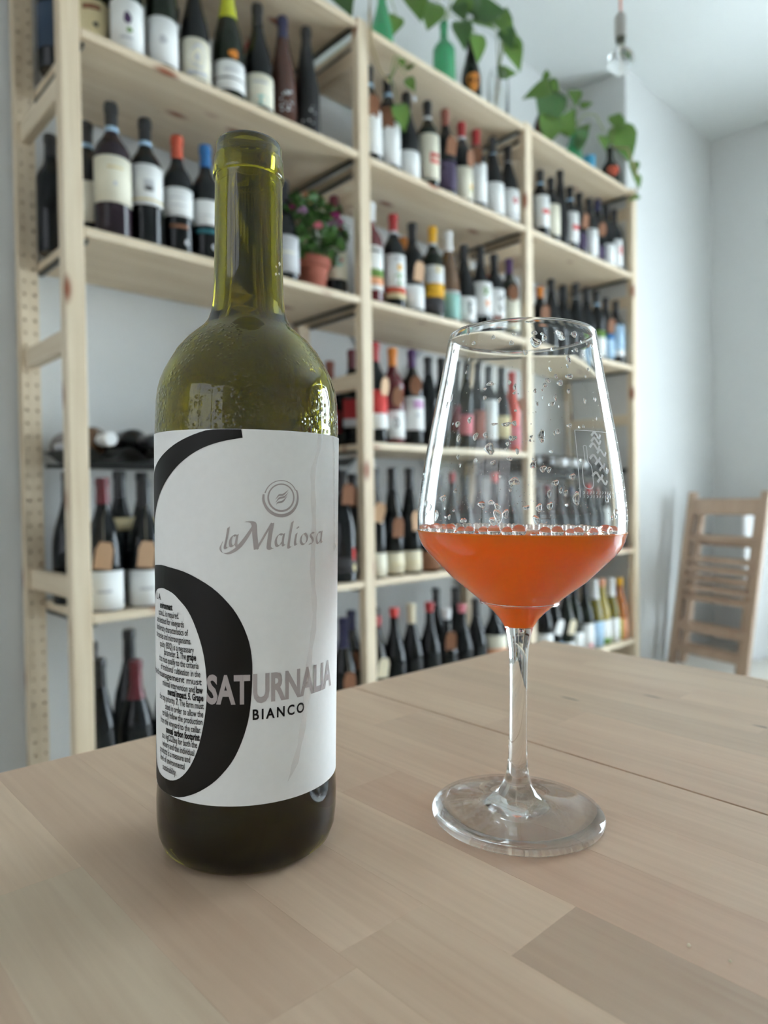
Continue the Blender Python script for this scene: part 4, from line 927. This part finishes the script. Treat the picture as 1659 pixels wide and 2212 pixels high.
for (az, z, s, tall) in [(-159.3, 0.179, 0.00103, 0.4), (-152.3, 0.1788, 0.00172, 0.36), (-148.0, 0.1791, 0.00075, 0.91), (-169.9, 0.1742, 0.00096, 1.14), (-163.8, 0.1746, 0.00096, 0.86), (-175.2, 0.1813, 0.00075, 1.14), (-161.0, 0.1688, 0.00178, 0.87), (-148.7, 0.173, 0.00117, 0.76), (-133.5, 0.1736, 0.00123, 1.33), (-124.3, 0.1756, 0.00062, 1.44), (-117.1, 0.1783, 0.00089, 0.77), (-128.4, 0.197, 0.0011, 0.62), (-120.6, 0.196, 0.0011, 0.75), (-113.7, 0.199, 0.0013, 0.68), (-124.3, 0.1897, 0.00062, 1.56), (-126.5, 0.1871, 0.00082, 0.75), (-135.8, 0.2172, 0.00082, 0.92), (-105.7, 0.2176, 0.00117, 0.94), (-163.5, 0.1962, 0.00117, 0.59), (-166.3, 0.1904, 0.00062, 1.22), (-148.4, 0.1917, 0.00055, 0.75), (176.4, 0.1801, 0.00089, 1.15), (178.5, 0.174, 0.00075, 1.82), (166.5, 0.1923, 0.00069, 1.7), (-150.0, 0.1645, 0.00096, 0.57), (-158.5, 0.163, 0.00075, 0.91), (-138.2, 0.1619, 0.00082, 1.42), (-133.2, 0.1604, 0.00103, 0.87), (-117.7, 0.1573, 0.00103, 0.93), (-147.4, 0.1553, 0.00151, 0.82), (-127.1, 0.1548, 0.00096, 0.93), (-151.3, 0.1423, 0.00103, 1.13), (177.6, 0.1405, 0.00055, 1.62), (-104.0, 0.1891, 0.00048, 2.14), (-94.4, 0.1904, 0.00055, 1.5), (-107.8, 0.1782, 0.00048, 1.14), (-124.5, 0.1517, 0.00048, 1.86), (-130.4, 0.1504, 0.00055, 2.38), (-116.3, 0.1486, 0.00137, 1.25), (-135.5, 0.1448, 0.00103, 1.0), (-130.2, 0.1455, 0.00082, 1.42), (-141.4, 0.1448, 0.00089, 0.77), (-135.1, 0.187, 0.00034, 1.8), (-132.1, 0.1928, 0.00041, 1.0), (178.4, 0.2083, 0.00034, 1.6), (177.3, 0.2026, 0.00034, 1.4), (-138.8, 0.222, 0.00137, 0.25), (158.8, 0.2139, 0.00055, 1.25), (-112.8, 0.2065, 0.00089, 1.31), (-105.4, 0.2109, 0.00075, 0.82), (172.0, 0.1484, 0.00137, 0.75), (-179.5, 0.1432, 0.00041, 1.0), (-163.5, 0.1459, 0.00137, 0.6)]:
    place_drop(az, z, s, tall)
for i in range(70):
    place_drop(VIEW+rd.uniform(-75, 75), rd.uniform(.139, .220), rd.uniform(.0003, .0007), rd.uniform(.8, 1.5), inside=rd.random() < .4)
for i in range(26): place_drop(VIEW+rd.uniform(-72, 72), rd.gauss(.2155, .003) if i % 2 else rd.uniform(.139, .147), rd.uniform(.0005, .0016), rd.uniform(.7, 1.3), inside=True)
# fine spray
v, f = [], []
for i in range(650):
    az = R(VIEW+rd.uniform(-80, 80)); z = rd.choice((rd.uniform(.139, .222), rd.gauss(.150, .007))); z = min(max(z, .139), .221); rr = bowl_r(z); s = rd.uniform(.00010, .00030)
    c = Vector((rr*math.cos(az), rr*math.sin(az), z)); nv = Vector((math.cos(az), math.sin(az), .15)).normalized(); t1 = Vector((-math.sin(az), math.cos(az), 0)); t2 = nv.cross(t1); b = len(v)
    v.append(tuple(c+nv*s*.7))
    for k in range(6): an = math.pi*k/3; v.append(tuple(c+t1*s*math.cos(an)+t2*s*math.sin(an)))
    f += [(b, b+1+k, b+1+(k+1) % 6) for k in range(6)]
sp = newobj('fine_spray', mesh('fine_spray', v, f, True), M_drop, wg); sp['kind'] = 'stuff'
# etched emblem on the bowl: frame, bottle, swirling figure, two lines of tiny lettering
M_etch = mat('etched_frost', (.92, .94, .95, 1), .7, Transmission_Weight=.45)
def bowl_pt(az, z, lift=.00008): a = R(az); rr = bowl_r(z)+lift; return (rr*math.cos(a), rr*math.sin(a), z)
def bstroke(pts, w):
    q = smooth_curve(pts, max(4, 5*len(pts))); v, f = [], []
    for i, (t, z) in enumerate(q):
        t2, z2 = q[min(i+1, len(q)-1)]; t1, z1 = q[max(i-1, 0)]
        dx, dz = (t2-t1)*.75, z2-z1; l = math.hypot(dx, dz) or 1; nx, nz = -dz/l*w/2, dx/l*w/2
        v += [bowl_pt(t+nx/.75, (z+nz)/1000), bowl_pt(t-nx/.75, (z-nz)/1000)]
    for i in range(len(q)-1): f.append((2*i, 2*i+1, 2*i+3, 2*i+2))
    return v, f
EA, EB, EZ0, EZ1 = -114, -88.5, 149, 176.5
ets = [bstroke([(EA, EZ0), (EA, (EZ0+EZ1)/2), (EA, EZ1)], .35), bstroke([(EB, EZ0), (EB, (EZ0+EZ1)/2), (EB, EZ1)], .35), bstroke([(EA, EZ1), ((EA+EB)/2, EZ1), (EB, EZ1)], .35),
       bstroke([(-109.5, 170), (-109.5, 164), (-111.3, 161.5), (-111.3, 154), (-108, 152.5)], .4), bstroke([(-107.3, 170), (-107.3, 164), (-105.3, 161.5), (-105.3, 154), (-108, 152.5)], .4), bstroke([(-109.5, 170), (-108.4, 170.3), (-107.3, 170)], .4)]
re_ = random.Random(9)
for i in range(9):
    t, z = re_.uniform(-102, -95), 174.5-i*2.4; ets.append(bstroke([(t-4, z), (t-1, z+1.6), (t+2, z-.8), (t+4, z+.8)], 1.1))
for ln, z in enumerate((151.0, 149.4)):
    for i in range(11):
        t = EA+2+i*2.1; ets.append(bstroke([(t, z-.55), (t+re_.uniform(.2, .9), z), (t+re_.uniform(0, .9), z+.55)], .32))
v, f = [], []
for vv, ff in ets: b = len(v); v += vv; f += [tuple(i+b for i in q) for q in ff]
newobj('etched_emblem', mesh('etched_emblem', v, f, True), M_etch, wg)['label'] = 'etched picture of a bottle in a frame'

# ------------------------------------------------------------------ plants along the top shelf
M_leaf = paper('vine_leaf', lin(92, 128, 44), .45, .18, 90); M_leaf2 = paper('vine_leaf_dark', lin(60, 98, 40), .45, .18, 90)
for m_ in (M_leaf, M_leaf2): setp(m_.node_tree.nodes['Principled BSDF'], Subsurface_Weight=.15)
M_stem = mat('vine_stem', lin(122, 136, 74), .6); M_drystem = mat('dry_stem', lin(176, 158, 120), .7)
def leaf_mesh(curl, lobes):
    out = [(0, 0), (.05, .10), (.02, .26), (.14, .38), (.34, .40), (.55, .30), (.78, .15), (1.0, 0)]
    v, f = [], []; n = len(out)
    mid = [(x, 0, -curl*x*x*.5+.02*math.sin(6*x)) for x, y in out]; 
    for s in (1, -1): v += [(x, s*y, .16*y-curl*x*x*.5) for x, y in out]
    v += mid
    for i in range(n-1):
        f.append((2*n+i, 2*n+i+1, i+1, i)); f.append((2*n+i, n+i, n+i+1, 2*n+i+1))
    me = mesh('leaf', v, f, True); return me
LM = [leaf_mesh(c, 0) for c in (.1, .35, .6)]
CR, CU = Vector((.7261, -.6876, 0)), Vector((0, 0, 1)); CF = Vector((.6876, .7261, 0))
rl = random.Random(31)
def add_leaf(t, base, pos, ang, size, dark=False):
    """pos: middle of the leaf; ang: where the tip points, degrees in the plane facing the room"""
    tip = (CR*math.cos(R(ang))+CU*math.sin(R(ang))+CF*rl.uniform(-.45, .25)).normalized()
    nv = (-CF+CR*rl.uniform(-.5, .5)+CU*rl.uniform(-.1, .6)); nv = (nv-tip*nv.dot(tip)).normalized(); side = nv.cross(tip)
    st_ = Vector(pos)-tip*size*.5
    o = newobj('leaf', LM[rl.randrange(3)], M_leaf2 if dark else M_leaf, t)
    m = Matrix((tip, side, nv)).transposed().to_4x4(); m.translation = st_ - t.location; o.matrix_local = m @ Matrix.Diagonal((size, size*.95, size, 1))
    if base is not None:
        b = Vector(base); mid = (b+st_)/2+Vector((0, 0, abs(st_.x-b.x)*.25+.02))
        newobj('stem', tube('stem', [tuple(p_-t.location) for p_ in (b, mid, st_)], .0022, 5, .0014), M_stem, t)
TZ = SZ['T']
def vase(name, label, x, y, kind, H, r, glass, lab=None, marks=()):
    t = empty(name, label, 'plant', (x, y, TZ), group='cuttings in bottles on the top shelf')
    newobj('vase', bottle_mesh(kind, H, r), GLASS[glass], t)
    if lab: 
        l = newobj('label', arc('label', r+.0006, -190, -60, lab[0], lab[1]), lab_mat(lab[2]), t)
    for mk in marks: newobj('printed_mark', blob('printed_mark', r+.0009, mk[0], mk[1], mk[2], mk[3], 20), lab_mat(mk[4]), t)
    return t
VY = RY+.10
GLASS['w'] = M_clear
pl = vase('vine_cutting', 'green glass bottle with trailing vine, leftmost on the top shelf', 1.577, VY, 'bu', .24, .036, 'v')
mth = (1.577, VY, TZ+.24)
for pos, an, s, d in (((1.345, 1.56, 2.345), -80, .115, 1), ((1.60, 1.60, 2.40), -95, .07, 0), ((1.63, 1.60, 2.52), -60, .06, 0), ((1.70, 1.60, 2.52), -85, .12, 0), ((1.54, 1.6, 2.60), 120, .09, 0)): add_leaf(pl, mth, pos, an, s, d)
newobj('trailing_stem', tube('trailing_stem', [tuple(Vector(q)-pl.location) for q in (mth, (1.50, 1.60, 2.56), (1.44, 1.55, 2.42), (1.42, 1.532, 2.31), (1.425, 1.530, 2.22), (1.46, 1.532, 2.16), (1.50, 1.535, 2.14))], .006, 7, .003), M_drystem, pl)
for pos, an, s in (((1.585, 1.56, 2.25), -70, .035), ((1.625, 1.56, 2.252), 30, .035), ((1.62, 1.555, 2.19), -60, .05), ((1.565, 1.545, 2.06), -75, .085)): add_leaf(pl, (1.50, 1.535, 2.14), pos, an, s)
pl = vase('vine_cutting', 'tall green glass bottle with big vine leaves, top shelf middle bay', 1.880, VY, 'bx', .27, .040, 'v')
mth = (1.880, VY, TZ+.27)
for pos, an, s, d in (((1.765, 1.60, 2.50), -100, .13, 0), ((1.84, 1.60, 2.63), 170, .10, 1), ((1.905, 1.58, 2.57), -70, .08, 1), ((1.945, 1.60, 2.64), 80, .10, 0), ((1.89, 1.56, 2.48), -80, .10, 1)): add_leaf(pl, mth, pos, an, s, d)
pl = vase('vine_cutting', 'black bottle with round orange label holding vine leaves', 2.030, VY, 'bu', .29, .037, 'd', None, [(-126, .105, 36, .034, 'orange')])
mth = (2.030, VY, TZ+.29)
for pos, an, s, d in (((2.02, 1.60, 2.50), -85, .10, 0), ((1.99, 1.60, 2.66), 60, .12, 1), ((2.09, 1.60, 2.67), 10, .15, 1), ((2.06, 1.6, 2.62), -20, .10, 0)): add_leaf(pl, mth, pos, an, s, d)
pl = empty('vine_cutting', 'clear glass jar with rooted vine, last in the middle bay', 'plant', (2.195, VY, TZ), group='cuttings in bottles on the top shelf')
newobj('vase', lathe('vase', [(0, .001), (.036, 0), (.040, .006), (.040, .19), (.034, .215), (.030, .23), (.027, .23), (.031, .213), (.0370, .188), (.0370, .009), (0, .006)], 28), M_clear, pl)
for i in range(7): newobj('root', tube('root', [(rl.uniform(-.01, .01), rl.uniform(-.01, .01), .21), (rl.uniform(-.02, .02), rl.uniform(-.02, .02), .13), (rl.uniform(-.03, .03), rl.uniform(-.03, .03), .03)], .0016, 5, .0008), M_drystem, pl)
newobj('pebble', lathe('pebble', [(0, 0), (.014, .004), (.017, .012), (.010, .02), (0, .022)], 10), lab_mat('straw'), pl, (.012, -.012, .0065))
mth = (2.195, VY, TZ+.225)
for pos, an, s, d in (((2.165, 1.60, 2.66), 150, .10, 0), ((2.225, 1.60, 2.65), -30, .14, 0), ((2.255, 1.60, 2.585), -60, .12, 0), ((2.20, 1.60, 2.49), 10, .08, 0), ((2.195, 1.60, 2.70), 85, .07, 0), ((2.18, 1.58, 2.60), -70, .09, 1)): add_leaf(pl, mth, pos, an, s, d)
pl = vase('vine_cutting', 'dark brown bottle with hanging leaf, first in the right bay', 2.500, VY, 'bu', .25, .042, 'b')
mth = (2.500, VY, TZ+.25)
for pos, an, s, d in (((2.40, 1.60, 2.50), 185, .12, 0), ((2.52, 1.60, 2.55), -50, .08, 0), ((2.465, 1.60, 2.59), 90, .045, 0), ((2.475, 1.59, 2.45), -95, .20, 1), ((2.47, 1.59, 2.36), -100, .14, 0)): add_leaf(pl, mth, pos, an, s, d)
pl = vase('vine_cutting', 'green bottle with round leaves, middle of the right bay top', 2.735, VY, 'bu', .20, .038, 'v')
mth = (2.735, VY, TZ+.20)
for pos, an, s, d in (((2.69, 1.60, 2.585), -85, .085, 0), ((2.78, 1.60, 2.585), 20, .06, 0), ((2.63, 1.60, 2.46), 60, .12, 0), ((2.75, 1.60, 2.46), 50, .09, 0), ((2.60, 1.60, 2.54), 90, .035, 0), ((2.72, 1.585, 2.41), -80, .09, 1), ((2.69, 1.585, 2.38), -110, .07, 1)): add_leaf(pl, mth, pos, an, s, d)
newobj('trailing_stem', tube('trailing_stem', [tuple(Vector(q)-pl.location) for q in (mth, (2.80, 1.62, 2.56), (2.86, 1.60, 2.57), (2.93, 1.60, 2.52))], .003, 5), M_stem, pl)
add_leaf(pl, None, (2.93, 1.60, 2.47), -85, .085)
cup = empty('blue_cup', 'small light blue cup on the top shelf', 'cup', (2.868, VY, TZ))
newobj('cup', lathe('cup', [(0, 0), (.024, 0), (.028, .095), (.028, .12), (.0265, .12), (.0255, .095), (.022, .004), (0, .004)], 20), mat('blue_plastic', lin(60, 152, 190), .4), cup)
pl = vase('vine_cutting', 'round dark green bottle with orange label, last on the top shelf', 3.060, VY, 'bu', .225, .050, 'd', None, [(-132, .10, 34, .022, 'rust')])
mth = (3.060, VY, TZ+.225)
for pos, an, s, d in (((3.045, 1.60, 2.605), -80, .085, 0), ((3.125, 1.60, 2.53), -70, .19, 0), ((3.16, 1.62, 2.62), -40, .10, 1), ((3.10, 1.60, 2.63), 60, .06, 0)): add_leaf(pl, mth, pos, an, s, d)
newobj('trailing_stem', tube('trailing_stem', [tuple(Vector(q)-pl.location) for q in (mth, (3.11, 1.58, 2.50), (3.115, 1.535, 2.36), (3.10, 1.53, 2.28), (3.06, 1.53, 2.24), (3.03, 1.53, 2.255))], .005, 7, .003), M_drystem, pl)
for pos, an, s in (((3.12, 1.55, 2.40), -90, .07), ((3.115, 1.53, 2.33), -70, .07), ((3.07, 1.53, 2.24), 200, .06)): add_leaf(pl, None, pos, an, s)

# ------------------------------------------------------------------ flowering pot plant on the third shelf
pot = empty('potted_pelargonium', 'flowering plant in a terracotta pot on the third shelf', 'plant', (1.252, RY+.082, SZ['3']))
M_terra = paper('terracotta', lin(156, 86, 68), .85, .08, 60)
newobj('pot', lathe('pot', [(0, .0), (.040, 0), (.043, .004), (.053, .070), (.060, .072), (.062, .098), (.057, .100), (.055, .086), (0, .084)], 32), M_terra, pot)
newobj('soil', lathe('soil', [(0, .093), (.0560, .0900)], 20), mat('soil', lin(60, 44, 34), .95), pot)
v, f = [], []; rp_ = random.Random(8)
def tri_leaf(c, s):
    a = rp_.uniform(0, 6.28); tilt = rp_.uniform(-.5, .9)
    d = Vector((math.cos(a), math.sin(a), tilt)).normalized(); n_ = d.cross(Vector((rp_.uniform(-1, 1), rp_.uniform(-1, 1), 1))).normalized(); b = len(v)
    c = Vector(c)
    for q in (c-d*s*.5, c+n_*s*.45, c+d*s*.55, c-n_*s*.45): v.append(tuple(q))
    v[-2] = tuple(Vector(v[-2])+Vector((0, 0, -s*.25))); f.append((b, b+1, b+2)); f.append((b, b+2, b+3))
for i in range(620):
    t_ = rp_.random()**.6; a = rp_.uniform(0, 6.28); zz = rp_.uniform(.09, .27); rad_ = .124*math.sqrt(rp_.random())*(1.0 if zz > .13 else .65)*(1.05-max(0, zz-.2)*5)
    tri_leaf((max(-.125, min(.105, rad_*math.cos(a)*1.15)), rad_*math.sin(a)*.75, zz), rp_.uniform(.018, .038))
fo = newobj('foliage', mesh('foliage', v, f), paper('pot_leaf', lin(66, 104, 42), .5, .2, 90), pot); fo['kind'] = 'stuff'
for i in range(9): a = i*.7; newobj('stem', tube('stem', [(.02*math.cos(a), .02*math.sin(a), .094), (.035*math.cos(a), .03*math.sin(a), .14), (.06*math.cos(a), .045*math.sin(a), .20)], .0016, 5), M_stem, pot)
def flower(x, y, z, s, c):
    v, f = [], []; rf = random.Random(int(x*1e4))
    for k in range(16):
        a = rf.uniform(0, 6.28); e = rf.uniform(-.3, 1.2); d = Vector((math.cos(a)*math.cos(e), math.sin(a)*math.cos(e), math.sin(e))); n_ = d.cross(Vector((.3, .5, 1))).normalized(); b = len(v)
        for q in (Vector((0, 0, 0)), d*s*.7+n_*s*.4, d*s, d*s*.7-n_*s*.4): v.append(tuple(q))
        f.append((b, b+1, b+2, b+3))
    newobj('flower', mesh('flower', v, f), lab_mat(c), pot, (x, y, z))
COL['magenta'] = lin(196, 70, 140)
for args in ((-.065, -.05, .205, .018, 'lilac'), (-.02, -.03, .262, .026, 'salmon'), (.075, -.03, .225, .026, 'magenta'), (.055, -.045, .205, .018, 'lilac'), (-.03, -.08, .165, .016, 'pink'), (.03, -.02, .235, .014, 'ivory'), (.085, -.02, .20, .02, 'pink'), (-.085, -.03, .22, .012, 'magenta')): flower(*args)
for k, a in enumerate((.2, 1.5, 2.8, 4.1, 5.3)):
    pass

# ------------------------------------------------------------------ bare bulb hanging from the ceiling
PX, PY = 1.905, 0.985
lamp = empty('pendant_lamp', 'clear round bulb hanging on a salmon-pink cord', 'lamp', (PX, PY, CEIL))
zt, zs, zb_, rb2 = 2.252-CEIL, 2.188-CEIL, 2.147-CEIL, .036
newobj('cord', tube('cord', [(0, 0, 0), (0, 0, zt)], .0036, 8), mat('salmon_cord', lin(230, 150, 130), .7), lamp)
newobj('ceiling_rose', lathe('ceiling_rose', [(0, 0), (.045, 0), (.045, -.018), (.012, -.03), (0, -.03)], 24), M_white, lamp)
newobj('socket', lathe('socket', [(0, zt+.006), (.010, zt+.004), (.0165, zt-.006), (.0165, zs), (0, zs)], 24), mat('grey_socket', lin(176, 172, 166), .6), lamp)
newobj('screw_cap', lathe('screw_cap', [(0, zs-.0002), (.0135, zs-.0002), (.0140, zs-.006), (.0128, zs-.010), (.0135, zs-.014), (.012, zs-.018), (0, zs-.018)], 24), mat('dull_brass', lin(96, 96, 84), .4, Metallic=.6), lamp)
q = [(.0105, zs-.0183)]+[(rb2*math.sin(a), zb_-.028+rb2*math.cos(a)) for a in [R(20+8*i) for i in range(21)]]
q[-1] = (0, zb_-.028-rb2)
q2 = [(0, q[-1][1]+.0009)]+[(max(r-.0009, .001), z) for r, z in reversed(q[:-1])]
newobj('bulb', lathe('bulb', q+q2, 40, sharp=180), M_bulb, lamp)
newobj('filament', tube('filament', [(0, 0, zs-.018), (.004, 0, zb_-.03), (-.004, 0, zb_-.05), (.005, .002, zb_-.05), (.002, 0, zs-.02)], .0006, 5), mat('filament', lin(206, 190, 170), .4, Metallic=.3), lamp)

# ------------------------------------------------------------------ folding chairs leaning in the corner
def chair(label, ox, oy, yaw, lean, slats):
    t = empty('folding_chair', label, 'chair', (ox, oy, 0.004), (R(-lean), 0, yaw), 'folded wooden chairs in the corner')
    w, h = .45, .885
    for x in (0, w-.04): newobj('side_rail', box(x, x+.04, 0, .022, 0, h, .003), M_chair, t)
    newobj('top_rail', box(.041, w-.041, .002, .02, h-.115, h-.035, .003), M_chair, t)
    for z0, z1 in slats: newobj('slat', box(.041, w-.041, .003, .019, z0, z1, .002), M_chair, t)
    for x in (.045, w-.08): newobj('rear_leg', box(x, x+.035, .026, .046, .02, h-.08, .003), M_chair, t)
    for z in (.18, .62): newobj('cross_bar', box(.081, w-.081, .028, .044, z, z+.035, .002), M_chair, t)
    return t
SL = [(.635, .665), (.53, .556), (.482, .508), (.434, .460), (.386, .412), (.338, .364), (.185, .225), (.075, .115)]
dirv = math.atan2(-.4255, -.1465)
cx0, cy0 = 3.435, 1.555
chair('folded slatted beech chair, the front one leaning in the corner', cx0, cy0, dirv, 10.5, SL)
chair('folded slatted beech chair behind another in the corner', cx0+.073, cy0+.022, dirv, 10.5, SL)
# added white board, turned to the window to make a bright area
wpn = empty('bright_area_board', 'white board added for the bright area at the right edge, beside the chairs', 'board', (3.80, 1.30, 0), (0, 0, math.atan2(-.14, .27)))
newobj('board', box(0, .36, 0, .018, .001, .78, .002), M_white, wpn)
newobj('edge_strip', box(-.003, -.0003, 0, .018, .001, .78), M_white, wpn)
newobj('foot', box(.05, .09, -.03, .048, 0, .0008), M_white, wpn); newobj('foot', box(.27, .31, -.03, .048, 0, .0008), M_white, wpn)
# crumbs on the table
for i, (x, y, w_) in enumerate(((.2296, .0940, .0007), (.2314, .0816, .0006))):
    c = empty('crumb', ('tiny pale crumb nearest the glass foot', 'tiny pale crumb nearest the right edge of the table')[i], 'crumb', at_table(x, y, .0002), TROT)
    newobj('crumb', lathe('crumb', [(0, 0), (w_*.8, .0001), (w_, w_*.6), (w_*.6, w_*1.3), (0, w_*1.5)], 7), lab_mat('cream'), c)
